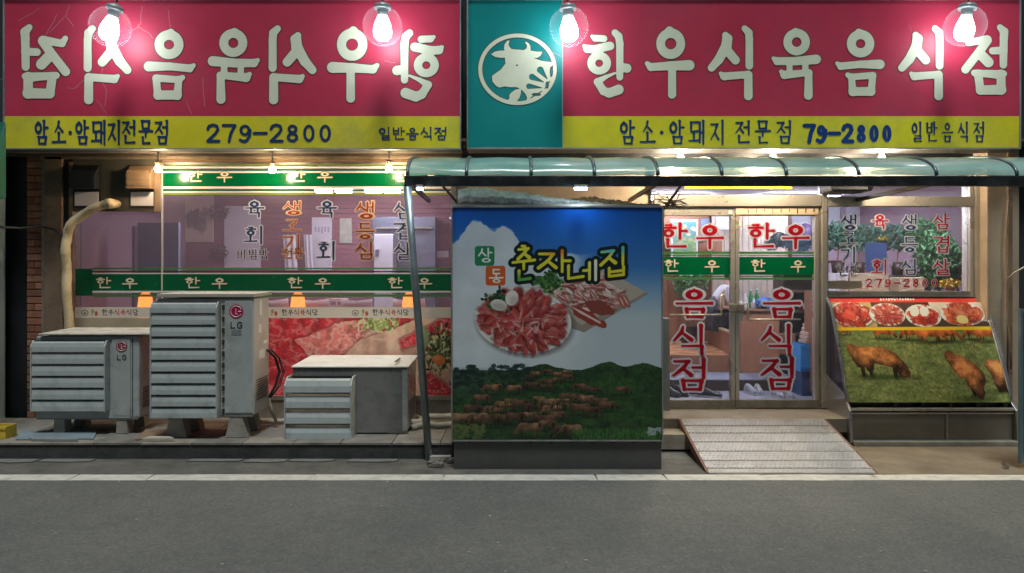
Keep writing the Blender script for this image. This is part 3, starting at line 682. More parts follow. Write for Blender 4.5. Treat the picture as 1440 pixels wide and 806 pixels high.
brickm = [pm('brick_a', (.42, .17, .10), .9, var=.3, vs=14, bump=.4, dirt=((.07, .045, .035), .7, 7)), pm('brick_b', (.48, .22, .13), .9, var=.3, vs=14, bump=.4, dirt=((.08, .05, .04), .7, 6)), pm('brick_c', (.34, .13, .08), .9, var=.3, vs=14, bump=.4, dirt=((.06, .045, .035), .7, 8))]
mortar = pm('mortar', (.16, .14, .12), .95, var=.3, vs=12, bump=.3)
concrete = pm('concrete', (.20, .185, .165), .9, var=.25, vs=4, bump=.3, bs=45, dirt=((.06, .055, .05), .75, 3.2))
concrete_l = pm('pale_concrete', (.36, .34, .29), .9, var=.2, vs=5, bump=.3, bs=50, dirt=((.14, .12, .10), .7, 4))
tile_m = [pm('slab_%s' % n, c, .75, var=.22, vs=6, bump=.2, bs=40, dirt=((.07, .06, .055), .7, 5)) for n, c in (('a', (.24, .22, .19)), ('b', (.28, .25, .21)), ('c', (.20, .185, .165)))]
stucco = pm('beige_stucco', (.46, .36, .26), .85, var=.1, vs=3, bump=.15, bs=70, dirt=((.28, .20, .14), .55, 2.2))
white_l = pm('white_print', (.78, .76, .72), .4, var=.05)
green_b = pm('green_film', (.0, .21, .06), .18, var=.08, vs=4, coat=.3)
green_d = pm('dark_green_film', (.0, .12, .045), .2, var=.1, vs=4)
lime = pm('lime_film', (.32, .46, .05), .25, var=.08)
lgreen = pm('light_green_film', (.12, .36, .10), .25, var=.08)
red_l = pm('red_letter_film', (.62, .01, .03), .3, var=.1, vs=8)
or_l = pm('orange_letter_film', (.52, .085, .04), .35, var=.1, vs=8)
black_l = pm('black_letter_film', (.03, .03, .035), .35, var=.2)
cream_l = pm('cream_letter_film', (.88, .84, .60), .35, var=.06)
glass = glassm('window_glass', (.93, .93, .97), 1.)
def veil(m, col, k):      # pale diffuse layer put over the pane for the haze of veiling reflections
    n = m.node_tree.nodes; l = m.node_tree.links; o = n['Material Output']; src = o.inputs[0].links[0].from_socket
    d = n.new('ShaderNodeBsdfDiffuse'); d.inputs[0].default_value = (*col, 1); t = n.new('ShaderNodeBsdfTranslucent'); t.inputs[0].default_value = (*col, 1)
    a = n.new('ShaderNodeMixShader'); a.inputs[0].default_value = .5; l.new(d.outputs[0], a.inputs[1]); l.new(t.outputs[0], a.inputs[2])
    x = n.new('ShaderNodeMixShader'); x.inputs[0].default_value = k; l.new(src, x.inputs[1]); l.new(a.outputs[0], x.inputs[2]); l.new(x.outputs[0], o.inputs[0])
glass_l = glassm('veiled_window_glass', (.92, .91, .97), 1.); veil(glass_l, (.60, .54, .70), .13); veil(glass, (.62, .62, .64), .03)
def film(m, k):           # thin coloured vinyl lets part of the room light through
    n = m.node_tree.nodes; l = m.node_tree.links; b = n['Principled BSDF']; o = n['Material Output']
    t = n.new('ShaderNodeBsdfTranslucent'); l.new(b.inputs['Base Color'].links[0].from_socket, t.inputs[0]); x = n.new('ShaderNodeMixShader'); x.inputs[0].default_value = k
    l.new(b.outputs[0], x.inputs[1]); l.new(t.outputs[0], x.inputs[2]); l.new(x.outputs[0], o.inputs[0])
edge_w = pm('white_film_edge', (.90, .89, .87), .4, var=.04)
for m_ in (red_l, or_l, green_b, edge_w, lgreen, lime): film(m_, .55)
bulbglass = glassm('globe_glass', (.965, .97, .985), .0, .15)
_n = bulbglass.node_tree.nodes; _l = bulbglass.node_tree.links; _o = _n['Material Output']
_t = _n.new('ShaderNodeBsdfTranslucent'); _t.inputs[0].default_value = (.9, .93, 1, 1); _w = _n.new('ShaderNodeLayerWeight'); _w.inputs[0].default_value = .25
_k = _n.new('ShaderNodeMath'); _k.operation = 'MULTIPLY_ADD'; _k.inputs[1].default_value = .06; _k.inputs[2].default_value = .006; _x = _n.new('ShaderNodeMixShader')
_l.new(_w.outputs['Facing'], _k.inputs[0]); _l.new(_k.outputs[0], _x.inputs[0]); _l.new(_n['Mix Shader'].outputs[0], _x.inputs[1]); _l.new(_t.outputs[0], _x.inputs[2]); _l.new(_x.outputs[0], _o.inputs[0])

# ------------------------------------------------------------------ ground
def asphalt():
    m = bpy.data.materials.new('asphalt'); m.use_nodes = True; n = m.node_tree.nodes; l = m.node_tree.links; b = n['Principled BSDF']
    tc = n.new('ShaderNodeTexCoord')
    def noise(s, d=4, r=.6):
        t = n.new('ShaderNodeTexNoise'); t.inputs['Scale'].default_value = s; t.inputs['Detail'].default_value = d; t.inputs['Roughness'].default_value = r
        l.new(tc.outputs['Object'], t.inputs['Vector']); return t.outputs[0]
    def ramp(src, p):
        c = n.new('ShaderNodeValToRGB'); l.new(src, c.inputs[0]); e = c.color_ramp.elements
        e[0].position, e[0].color = p[0][0], (*p[0][1], 1); e[1].position, e[1].color = p[1][0], (*p[1][1], 1); return c.outputs[0]
    def mul(a, c):
        x = n.new('ShaderNodeMix'); x.data_type = 'RGBA'; x.blend_type = 'MULTIPLY'; x.inputs[0].default_value = 1; l.new(a, x.inputs[6]); l.new(c, x.inputs[7]); return x.outputs[2]
    big = ramp(noise(.5, 7, .6), ((.32, (.105, .110, .108)), (.68, (.152, .153, .145))))
    fine = ramp(noise(160, 3, .8), ((.3, (.78, .78, .79)), (.72, (1.2, 1.2, 1.18))))
    mid = ramp(noise(6, 8, .75), ((.3, (.86, .87, .87)), (.7, (1.1, 1.09, 1.06))))
    v = n.new('ShaderNodeTexVoronoi'); v.inputs['Scale'].default_value = 70; l.new(tc.outputs['Object'], v.inputs['Vector'])
    st = ramp(v.outputs['Color'], ((.3, (.82, .82, .84)), (.95, (1.25, 1.22, 1.15))))
    l.new(mul(mul(mul(big, fine), mid), st), b.inputs['Base Color']); b.inputs['Roughness'].default_value = .82
    bp = n.new('ShaderNodeBump'); bp.inputs['Strength'].default_value = .5; bp.inputs['Distance'].default_value = .004
    l.new(noise(130, 3, .8), bp.inputs['Height']); l.new(bp.outputs[0], b.inputs['Normal'])
    return m
g = MB().quad((-90, -90, 0), (90, -90, 0), (90, 90, 0), (-90, 90, 0)); g.uv = {}
tag(g.build('road', asphalt()), kind='structure')
linep = pm('worn_white_road_paint', (.60, .57, .50), .8, var=.12, vs=8, bump=.25, bs=60, dirt=((.26, .24, .21), .6, 9))
# painted line, broken into slightly irregular lengths with hairline cracks
line = bpy.data.objects.new('road_marking', None); C.objects.link(line); tag(line, kind='structure')
xx = -9.0; r1 = random.Random(5)
while xx < 9:
    L = r1.uniform(.5, 1.3); a = r1.uniform(-.006, .006); b = r1.uniform(-.006, .006)
    tp = [(xx, Y(6.01)+a), (xx+L*.5, Y(6.005)+b), (xx+L-.004, Y(6.01)+a), (xx+L-.004+r1.uniform(-.02, .02), Y(6.175)+b), (xx+L*.4, Y(6.18)+a), (xx+r1.uniform(-.01, .01), Y(6.175)+b)]
    MB().prism(tp, 'z', .001, .005).build('painted_strip', linep, line); xx += L
# gutter strip between line and shop, ditch edge, broken slab covers
gut = pm('gutter_concrete', (.115, .108, .095), .92, var=.3, vs=4, bump=.45, bs=38, dirt=((.04, .038, .034), .7, 5))
gut2 = pm('gutter_concrete_warm', (.21, .165, .115), .92, var=.25, vs=3, bump=.4, bs=38, dirt=((.10, .07, .05), .6, 2.5))
tag(MB().box(-9, X(985, 6.7), Y(6.185), Y(6.7), -.05, .004).build('gutter', gut), kind='structure')
tag(MB().box(X(985, 6.7), 9, Y(6.185), Y(7.3), -.05, .006).build('apron', gut2), kind='structure')
r2 = random.Random(11)
for i, (a, b, dy) in enumerate([(-30, 52, 0.04), (54, 130, .06), (262, 340, .07), (343, 404, .05), (405, 470, .075), (488, 560, .06)]):
    s_ = MB(); x0, x1 = X(a, 6.6), X(b, 6.6)
    s_.prism([(x0, Y(6.52)+dy), (x0+(x1-x0)*.6, Y(6.5)+dy+r2.uniform(-.02, .02)), (x1-.02, Y(6.53)+dy), (x1, Y(6.66)), (x0+.03, Y(6.665))], 'z', .0055, .016)
    o = s_.build('gutter_cover', pm('cover_slab', (.17, .17, .16), .9, var=.25, vs=5, bump=.4, dirt=((.06, .06, .055), .6, 5)), bevel=.004)
    tag(o, ['grey gutter cover slab at the far left of the kerb', 'grey gutter cover slab in front of the leftmost condenser', 'thin cover slab below the tall condenser', 'thin cover slab between the tall and the low condenser',
            'short cover slab below the left end of the low condenser', 'dark cover slab just left of the canopy post foot'][i], 'cover slab', 'gutter cover slabs')
# raised paved platform carrying the condensers
plat = bpy.data.objects.new('pavement', None); C.objects.link(plat); tag(plat, kind='structure')
PX1 = X(640, 7.0)
box('base', pm('dark_kerb', (.045, .045, .045), .9, var=.4, vs=5, bump=.4, bs=30, dirt=((.10, .095, .085), .5, 4)), plat, -9, PX1, Y(6.7), Y(7.9), -.1, .125)
r3 = random.Random(2); tx = -5.4
while tx < PX1 - .05:
    tw = min(r3.uniform(.40, .46), PX1 - tx); ty = Y(6.69)
    for th in (.24, .36, .30, .27):
        MB().box(tx, tx+tw-.006, ty, ty+th-.006, .126, .15 - r3.uniform(0, .004)).build('paving_slab', r3.choice(tile_m), plat, bevel=.003, seg=1); ty += th
    tx += tw
# entrance landing, lower step and the strip under the display case
box_ = lambda *a, **k: box(*a, **k)
land = bpy.data.objects.new('entrance_step', None); C.objects.link(land); tag(land, kind='structure')
stepm = pm('step_granite', (.36, .31, .25), .6, var=.15, vs=7, bump=.15, bs=60, dirt=((.16, .12, .09), .6, 4))
box('landing', stepm, land, X(925, 7.5), X(1172, 7.6), Y(7.26), Y(7.84), .12, .25, bevel=.006)
box('lower_step', stepm, land, X(925, 7.0), X(1000, 7.0), Y(6.98), Y(7.25), .02, .16, bevel=.006)
box('footing', concrete, land, X(860, 7.0), X(1172, 7.5), Y(7.28), Y(7.84), 0, .119)
box('door_sill', steel_d, land, X(930, 7.8), X(1036, 7.8), Y(7.76), Y(7.82), .251, .262)

rg = random.Random(77); m_ = MB()
for i in range(60):
    x, y, q = rg.uniform(-4, 4), Y(rg.uniform(4.1, 6.0)), rg.uniform(.003, .009)
    m_.box(-q, q, -q*.7, q*.7, 0, q*.8, Matrix.Translation((x, y, .0005)) @ Matrix.Rotation(rg.random()*3, 4, 'Z'))
tag(m_.build('grit', pm('pale_grit', (.4, .38, .32), .9, var=.4)), 'scattered pale grit on the road surface', 'grit', kind='stuff')
lf = pm('dead_leaf', (.10, .06, .03), .8, var=.3)
# ------------------------------------------------------------------ the restaurant building
B = thing('restaurant_building', (0, Y(7.9), 0), 'ground-floor restaurant front with red and yellow signs, green-banded windows and glass doors', 'building')
IW = pm('mauve_wallpaper', (.27, .18, .22), .8, var=.1, vs=3)
IWd = pm('mauve_brick', (.27, .11, .13), .75, var=.12, vs=5, bump=.1)
box('upper_wall', darkrough, B, -7.5, 7.5, .03, .30, 2.93, 6.0)
# header with weathered trims between signs and windows
box('header', pm('rusty_header', (.20, .13, .075), .6, .2, var=.3, vs=5, dirt=((.05, .03, .02), .6, 3)), B, X(38), X(640), .0, .2, Z(230), 2.93)
for (a, b, yy, mt) in ((X(8), X(650), -.30, 'a'), (X(20), X(650), -.16, 'b'), (X(60), X(648), -.05, 'a')):
    z_ = {-.30: 2.815, -.16: 2.80, -.05: 2.785}[yy]
    MB().prism([(yy, z_), (yy+.05, z_), (yy+.05, z_+.012), (yy+.012, z_+.012), (yy+.012, z_+.04), (yy, z_+.04)], 'x', a, b).build('trim', pm('trim_metal_'+mt, (.34, .27, .19) if mt == 'a' else (.16, .12, .09), .4, .6, var=.3, vs=5, dirt=((.06, .04, .03), .6, 4)), B)
box('soffit', pm('soffit_board', (.12, .09, .065), .7, var=.3, vs=3), B, -5.2, 5.6, -.44, .03, 2.90, 2.925)
box('header', dark, B, X(640), X(1440), .0, .2, Z(222), 2.93)
# left side: brick pier, brown pilaster, posts
pier = sub('brick_pier', B)
box('mortar_core', mortar, pier, X(38), X(59.5), .015, .6, 0, 2.93)
box('side_wall', dark, B, X(-40), X(37.5), .12, .5, 0, 2.93)
rb = random.Random(8); zz = .15; k = 0
while zz < 2.88:
    bh = .062
    for (a, b) in ((X(38), X(60)),) if k % 3 else ((X(38), X(48.6)), (X(49.2), X(60))):
        MB().box(a, b, -.0 - rb.uniform(0, .006), .05, zz, zz+bh).build('brick', rb.choice(brickm), pier, bevel=.004, seg=1)
    zz += bh + .011; k += 1
box('pilaster', brownpan, B, X(66), X(91), -.05, .3, .15, 2.84, bevel=.006)
box('post', steel_d, B, X(61), X(64.5), -.03, .1, .15, 2.84)
box('post', dark, B, X(91.5), X(99), -.01, .2, .15, 2.84)
box('post', brownpan, B, X(99.5), X(105), -.035, .1, .15, 2.76)

# left shop window --------------------------------------------------
win = sub('shop_window', B)
ZT = Z(229)
def strip(name, mat, p, a, b, c, d, y): return rect(name, mat, p, a, b, c, d, D0, y)
MB().box(X(105.5), X(227.5), .0, .008, Z(556), Z(299)).build('pane', glass_l, win)
MB().box(X(228.5), X(641), .0, .008, Z(556), Z(230)).build('pane', glass_l, win)
box('mullion', pm('white_sealant', (.62, .6, .55), .5), win, X(227.4), X(228.8), -.012, .02, Z(556), Z(232))
box('frame_top', alu, win, X(228), X(641), -.02, .03, Z(231.5), ZT)
box('frame_bottom', steel_d, win, X(105), X(641), -.03, .04, Z(562), Z(556))
box('frame_side', alu, win, X(634.5), X(641), -.03, .04, Z(556), Z(231.5))
box('plinth', steel_d, win, X(60), X(641), -.02, .1, .13, Z(562))
def bands(p, a, b, seq):
    for (y0, y1, m_) in seq: strip('stripe', m_, p, a, b, y0, y1, -.0012)
ub = [(229.5,233,lime),(234.3,236.8,white_l),(238.2,240,green_d),(241,243.2,white_l),(243.3,262.2,green_b),(262.3,265.5,white_l),(267,268.4,green_d),(269.2,271,white_l),(271.6,274,lime)]
lb = [(376.5,378.6,lgreen),(381,382.8,green_d),(384,385.5,white_l),(385.6,409,green_d),(409.1,411.5,white_l),(413,414,green_d),(414.4,417.5,lgreen)]
bands(win, 229, 634.5, ub); bands(win, 229, 634.5, lb); bands(win, 130, 227, lb)
strip('stripe', green_d, win, 106, 130, 378, 416, -.0012)
for cx, ch in ((274,'한'),(316,'우'),(419,'한'),(457,'우'),(565,'한'),(606,'우')): letter(ch, cx, 248.5, 20, 15, D0, -.006, cream_l, win, 'bold', .045, dkline, fat=1.08)
for cx, ch in ((146,'한'),(183,'우'),(271,'한'),(309,'우'),(415,'한'),(454,'우'),(556,'한'),(597,'우')): letter(ch, cx, 398, 20, 15, D0, -.006, cream_l, win, 'bold', .045, dkline, fat=1.08)
cols = [(358, [('육',294,26,24),('회',331,26,24)], navy), (411, [('생',293,25,19),('고',317,26,17),('기',340,25,20)], or_l), (460, [('육',294,26,24),('회',353,25,25)], navy),
        (513, [('생',296,26,24),('등',325,26,23),('심',353,26,24)], or_l), (567, [('심',296,26,24),('겹',325,26,24),('살',354,26,24)], navy)]
for cx, its, m_ in cols:
    for ch, cy, w_, h_ in its: letter(ch, cx, cy, w_, h_, D0, -.006, m_, win, 'serif', .06, edge_w if m_ is navy else pm('pale_orange_edge', (.78, .62, .46), .4), fat=1.1 if m_ is navy else .98)
for ch, cx in (('비',340),('빔',356),('밥',371)): letter(ch, cx, 358, 12, 14, D0, -.006, black_l, win, 'serif', .05, edge_w, fat=1.1)
for ch, cx in (('전',404),('문',420)): letter(ch, cx, 357, 14, 14, D0, -.006, or_l, win, 'serif', .07, pm('pale_orange_edge', (.78, .62, .46), .4))
rect('printed_banner', imgm('window_banner', paint_banner(), .45), win, 105.5, 634.5, 432, 447, D0, -.0016)
rect('meat_poster', imgm('meat_poster', paint_meat(), .4), win, 228.5, 634.5, 447.2, 556, D0, -.0016)
box('cream_board', pm('cream_board', (.46, .38, .27), .7, var=.1, dirt=((.3, .22, .14), .4, 4)), win, X(105.5), X(227.4), -.006, -.001, Z(556), Z(447.2))
# vent board with two extractor hoods, left of the upper green band
vb = sub('vent_panel', B)
box('board', olive, vb, X(105.5), X(228), -.03, .02, Z(297.5), Z(222))
box('edge_trim', brownpan, vb, X(220), X(228.5), -.045, -.031, Z(298), Z(231))
for a, b, m_ in ((107, 143, dark), (185.5, 219.5, pm('copper_hood', (.26, .17, .10), .4, .3, var=.25, vs=6))):
    MB().prism([(-.031, Z(267)), (-.13, Z(267)), (-.13, Z(247)), (-.05, Z(234)), (-.031, Z(234))], 'x', X(a), X(b)).build('vent_hood', m_, vb, bevel=.004)
    for q in (242, 250, 258): box('louvre', m_, vb, X(a+2), X(b-2), -.136, -.128, Z(q+5), Z(q), bevel=.001)
    box('shutter', pm('white_plastic', (.6, .56, .6), .4, var=.08), vb, X(a+1), X(b-1.5), -.04, -.031, Z(290), Z(270.5), bevel=.002)
    box('vent_frame', dark, vb, X(a-1.5), X(b+1.5), -.0355, -.0305, Z(293), Z(233))

# door bay ----------------------------------------------------------
dd = 7.80; yd = Y(dd)
bay = sub('door_frame', B)
def fr(name, a, b, c, d, y0=None, y1=None, m_=steel, p=bay, bv=.004): return box(name, m_, p, X(a, dd), X(b, dd), yd-.03 if y0 is None else y0, yd+.05 if y1 is None else y1, Z(d, dd), Z(c, dd), bevel=bv)
fr('header_beam', 919, 1153, 275, 290.5, yd-.05, yd+.05)
fr('jamb', 919, 925.6, 290.6, 573, m_=steel_d); fr('jamb', 1153.5, 1161, 222, 573, yd-.05, yd+.06)
fr('jamb_face', 1150.5, 1153.2, 290.6, 573, m_=steel_d)
fr('transom_top', 919, 1153, 222, 262)
MB().box(X(919, dd), X(1153, dd), yd+.004, yd+.012, Z(275, dd), Z(262, dd)).build('pane', glass, bay)
fr('yellow_sticker_strip', 962, 1112, 261, 266, yd-.036, yd-.031, pm('yellow_strip', (.7, .5, .03), .4, var=.05), bv=0)
def door(a, b, hinge_left, label):
    dr = sub('door', B); dr['label'] = label
    fr('door_rail', a, b, 291.2, 303.5, p=dr); fr('door_rail', a, b, 562, 573, p=dr, m_=steel_d)
    fr('stile', a, a+5.5, 303.7, 561.8, p=dr); fr('stile', b-5.5, b, 303.7, 561.8, p=dr)
    MB().box(X(a+5.5, dd), X(b-5.5, dd), yd, yd+.01, Z(561.8, dd), Z(303.7, dd)).build('pane', glass, dr)
    for (y0, y1, m_) in ((354,357.4,lgreen),(358.6,359.8,green_d),(361.4,386.5,green_b),(388,389.2,green_d),(390.6,393.6,lgreen)):
        rect('stripe', m_, dr, a+5.6, b-5.6, y0, y1, dd, yd-.0012)
    return dr
d1 = door(926, 1032.5, True, 'left glass door with red letters and a green band')
d2 = door(1033.2, 1150, False, 'right glass door with red letters and a green band')
for cx, ch, p in ((947.5,'한',d1),(998,'우',d1),(1070,'한',d2),(1118.5,'우',d2)): letter(ch, cx, 332, 36, 34, dd, yd-.006, red_l, p, 'serif', .06, edge_w, fat=1.2)
for cx, ch, cy, p, w_, h_ in ((976,'음',426,d1,50,42),(970,'식',478,d1,46,41),(969,'점',527,d1,46,44),(1099,'음',426,d2,50,42),(1093,'식',478,d2,46,41),(1093,'점',526,d2,46,44)):
    letter(ch, cx, cy, w_, h_, dd, yd-.006, red_l, p, 'serif', .06, edge_w, fat=1.22)
for cx, ch, p in ((944,'한',d1),(1001,'우',d1),(1066,'한',d2),(1122,'우',d2)): letter(ch, cx, 374, 19, 17, dd, yd-.006, cream_l, p, 'bold', .03, dkline, fat=1.1)
rect('sticker_strip', pm('cream_sticker', (.70, .56, .38), .5, var=.06), d2, 1033.5, 1149, 292.5, 302, dd, yd-.0345)
for i in range(9):
    fr('sticker_mark', 1050+i*11.5, 1051.3+i*11.5, 294, 300.5 - (i % 3), yd-.0362, yd-.035, black_l, p=d2, bv=0)
box('sticker', white_l, d1, X(1023, dd), X(1028, dd), yd-.036, yd-.0312, Z(301.5, dd), Z(297, dd))
for (a, b, vx, p) in ((940, 1012, 1012, d1), (1049, 1122, 1049, d2)):
    MB().tube([(X(a, dd), yd-.07, Z(442.5, dd)), (X(b, dd), yd-.07, Z(442.5, dd))] if p is d1 else [(X(a, dd), yd-.07, Z(449, dd)), (X(b, dd), yd-.07, Z(449, dd))], .011, 10).build('handle', steel, p, smooth=True)
    zt = 415 if p is d1 else 427; zb = 442.5 if p is d1 else 449
    MB().tube([(X(vx, dd), yd-.07, Z(zb, dd)), (X(vx, dd), yd-.07, Z(zt, dd)), (X(vx+(6 if p is d1 else -5), dd), yd-.03, Z(zt-1, dd))], .011, 10).build('handle', steel, p, smooth=True)
for cx, p in ((1027.5, d1), (1039.5, d2)):
    MB().box(X(cx-4.5, dd), X(cx+4.5, dd), yd-.075, yd-.031, Z(439, dd), Z(427, dd)).build('lock', steel_d, p, bevel=.012)
box('tag', white_l, d2, X(1037, dd), X(1044, dd), yd-.037, yd-.0315, Z(451, dd), Z(440, dd))
# grey upright pipe left of the door
MB().box(X(932, 7.7), X(941, 7.7), Y(7.66), Y(7.74), .25, Z(447, 7.7)).build('downpipe', pm('grey_pvc', (.28, .29, .30), .5, var=.15), B, bevel=.008)

# right shop window --------------------------------------------------
w2 = sub('shop_window', B)
def f2(name, a, b, c, d, y0=-.07, y1=.03, m_=steel, bv=.004): return box(name, m_, w2, X(a, dd), X(b, dd), y0, y1, Z(d, dd), Z(c, dd), bevel=bv)
f2('frame_bar', 1161.3, 1366, 277, 290.5, -.10); f2('frame_bar', 1161.3, 1366, 409.5, 418.5, -.09, m_=steel_d); f2('frame_side', 1161.3, 1164, 290.6, 409.4)
f2('frame_side', 1361, 1366, 222, 418.5, -.091); f2('frame_top', 1161.3, 1360.8, 222, 262)
f2('jamb', 1367, 1380, 222, 432, -.12, .05, pm('bright_jamb', (.66, .62, .55), .35, .7, var=.1, vs=4))
MB().box(X(1164, dd), X(1361, dd), yd, yd+.01, Z(409.5, dd), Z(290.5, dd)).build('pane', glass, w2)
MB().box(X(1161.3, dd), X(1361, dd), yd, yd+.01, Z(277, dd), Z(262, dd)).build('pane', glass, w2)
box('lower_wall', steel_d, w2, X(1161, dd), X(1380, dd), -.04, .1, 0, Z(418.5, dd))
for cx, its, m_ in [(1193, [('생',313,22,21),('고',336,23,18),('기',359,22,22)], navy), (1237, [('육',312,22,21),('회',376,21,21)], red_l),
                    (1278.5, [('생',313,20,21),('등',344,22,21),('심',376,22,21)], navy), (1323.5, [('삼',312,22,21),('겹',344,22,23),('살',376,23,22)], red_l)]:
    for ch, cy, w_, h_ in its: letter(ch, cx, cy, w_, h_, dd, yd-.006, m_, w2, 'serif', .07, edge_w)
for ch, cx in (('전',1185),('문',1200)): letter(ch, cx, 381.5, 13, 14, dd, yd-.006, black_l, w2, 'serif', .05, edge_w)
for i, ch in enumerate('279-2800'): letter(ch, 1222 + i*13.1, 398, 9.5, 10.5, dd, yd-.006, red_l, w2, 'digit', .06, edge_w)
for (a, b, c, d, m_) in ((1163.5, 1213, 394.5, 407, pm('cream_card', (.66, .58, .44), .6, var=.05)), (1217, 1248, 341, 382, pm('pale_blue_paper', (.48, .58, .82), .6, var=.06))):
    pts = [(a, c+.8), (a+(b-a)*.4, c), (b-.5, c+1), (b, c+(d-c)*.5), (b-1, d-2), (a+(b-a)*.6, d), (a+2, d-1), (a-.3, c+(d-c)*.5)]
    film(m_, .5) if 'Translucent BSDF' not in m_.node_tree.nodes else None
    MB().prism([(X(p, dd), Z(q, dd)) for p, q in pts][::-1], 'y', yd+.012, yd+.014).build('taped_paper', m_, w2)
# right pier and edge
box('pier', stucco, B, X(1381, 7.7), X(1426, 7.7), Y(7.62), .2, .0, 2.9, bevel=.01)
box('pier_trim', brownpan, B, X(1418, 7.6), X(1424, 7.6), Y(7.60), Y(7.618), .3, 2.9)
box('side_wall', darkrough, B, X(1427, 7.7), 7.5, Y(7.72), .25, 0, 2.93)
MB().prism([(Y(7.45), 2.42), (Y(7.75), 2.42), (Y(7.75), 2.56), (Y(7.5), 2.56)], 'x', X(1166, 7.5), X(1219, 7.5)).build('air_duct', dark, B, bevel=.02)
MB().prism([(X(1218, 7.5), 2.56), (X(1219, 7.5), 2.42), (X(1226, 7.5), 2.43), (X(1236, 7.5), 2.56)], 'y', Y(7.5), Y(7.7)).build('air_duct', dark, B, bevel=.006)
# shell of the dining rooms
XL, XR, DB, ZC, ZF = -4.75, 5.6, 12.4, 2.78, .25
box('interior_wall', IW, B, XL-.1, XL, .06, Y(DB), 0, ZC)
box('interior_wall', IW, B, XR, XR+.1, .26, Y(DB), 0, ZC)
box('interior_wall', pm('partition_beige', (.40, .33, .32), .8, var=.08), B, -.42, -.30, .21, Y(DB), 0, ZC)
box('interior_ceiling', pm('ceiling_board', (.48, .42, .44), .8, var=.06), B, XL, XR, .21, Y(DB), ZC, ZC+.05)
box('back_wall', pm('lilac_wall', (.50, .38, .46), .8, var=.08, vs=2), B, -.3, XR, Y(DB), Y(DB)+.1, 0, ZC)
box('front_wall', stucco, B, -.62, X(918, dd), .02, .2, 0, 2.93)
box('interior_floor', pm('blue_grey_floor_tile', (.30, .31, .38), .35, var=.1, vs=4), B, XL, XR, .1, Y(DB), 0, ZF)
# roof of the single storey part behind the parapet
box('roof', darkrough, B, -7.5, 7.5, .31, 6, 2.95, 3.05)
# left dining room back wall: brick-like boards in courses
lw = sub('back_wall', B); DL = 11.2
box('board', IW, lw, XL, -.42, Y(DL)+.03, Y(DL)+.1, 0, ZC)
zc = ZF; r4 = random.Random(6)
while zc < ZC:
    h_ = .075
    box('wall_course', IWd, lw, X(236, DL), -.43, Y(DL), Y(DL)+.028, zc, min(zc+h_-.006, ZC)); zc += h_

# ------------------------------------------------------------------ signboards
def signboard(a, b, c0, c1, split, teal=None, label='', mirror=False):
    """a,b outer px; c0,c1 top/bottom px; split = red/yellow line"""
    d = 7.40; y = Y(d)
    t = thing('signboard', (X((a+b)/2, d), y+.1, Z(c1, d)), label, 'sign', 'big shop signs')
    box('case', pm('sign_case', (.10, .10, .11), .5, .3, var=.2), t, X(a, d), X(b, d), y+.012, y+.25, Z(c1, d), Z(c0, d))
    for (x0, x1, z0, z1) in ((a, b, c0, c0+2), (a, b, c1-2.2, c1), (a, a+1.8, c0+2.1, c1-2.3), (b-1.8, b, c0+2.1, c1-2.3)):
        box('frame', pm('sign_frame', (.5, .52, .5), .35, .6, var=.15, dirt=((.15, .14, .12), .5, 4)), t, X(x0, d), X(x1, d), y-.014, y+.011, Z(z1, d), Z(z0, d), bevel=.003)
    x0 = teal if teal else a+1.9
    rect('red_panel', red_v, t, x0, b-1.9, c0+2.1, split, d, y)
    rect('yellow_panel', yel_v, t, x0, b-1.9, split, c1-2.3, d, y)
    if teal: rect('teal_panel', teal_v, t, a+1.9, teal, c0+2.1, c1-2.3, d, y); box('joint', pm('joint_line', (.3, .5, .45), .4), t, X(teal-.5, d), X(teal+.5, d), y-.004, y+.002, Z(c1-2.3, d), Z(c0+2.1, d))
    return t
d = 7.40; ys = Y(d) - .004
s1 = signboard(5, 648.5, -1.5, 210.5, 163.5, label='left red and yellow signboard with mirrored cream letters')
s2 = signboard(656.5, 1435, -1.5, 210, 163.5, 791, label='right signboard, red and yellow, with a bull emblem on teal')
for ch, cx in (('한', 590), ('우', 499), ('식', 411.5), ('육', 331), ('음', 241), ('식', 151.5), ('점', 64)):
    big_letter(ch, cx, 37.5, 1.055, d, ys, cream, dkline, s1, True)
for ch, cx in (('한', 851.5), ('우', 939.5), ('식', 1027), ('육', 1117.5), ('음', 1207), ('식', 1294.5), ('점', 1384.5)):
    big_letter(ch, cx, 37.5, 1.0, d, ys, cream, dkline, s2, False)
def small(p, items, cy, w_, h_, m_, style='brush', fat=1.):
    for ch, cx in items: letter(ch, cx, cy, w_, h_, d, ys, m_, p, style, fat=fat)
small(s1, zip('암소암돼지전문점', (58, 83, 115, 139, 161, 181, 205, 227)), 186.5, 18, 33, navy, fat=1.15); small(s1, [('·', 99)], 187, 5, 30, navy, 'bold', .7)
small(s1, zip('279-2800', (300, 322.5, 345, 366, 389, 411.5, 434.5, 457.5)), 187.5, 19.5, 23.5, navy, 'digit')
small(s1, zip('일반음식점', (541, 560.5, 580, 600, 619.5)), 188, 16.5, 17.5, navy, 'bold', .95)
small(s2, zip('암소암돼지', (881.5, 910.5, 951, 980, 1009)), 186.5, 20, 33, navy, fat=1.1); small(s2, [('·', 930.5)], 187, 5, 30, navy, 'bold', .7)
small(s2, zip('전문점', (1044, 1072.5, 1102)), 186.5, 20, 32, navy, fat=1.1)
small(s2, zip('79-2800', (1138, 1155, 1173, 1192, 1211, 1229, 1247)), 188, 15.5, 23.5, pm('blue_print', (.01, .05, .24), .35), 'digit', 1.45)
small(s2, zip('일반음식점', (1289, 1310, 1332, 1354.5, 1376)), 186, 14.5, 28, navy, 'serif', .8)
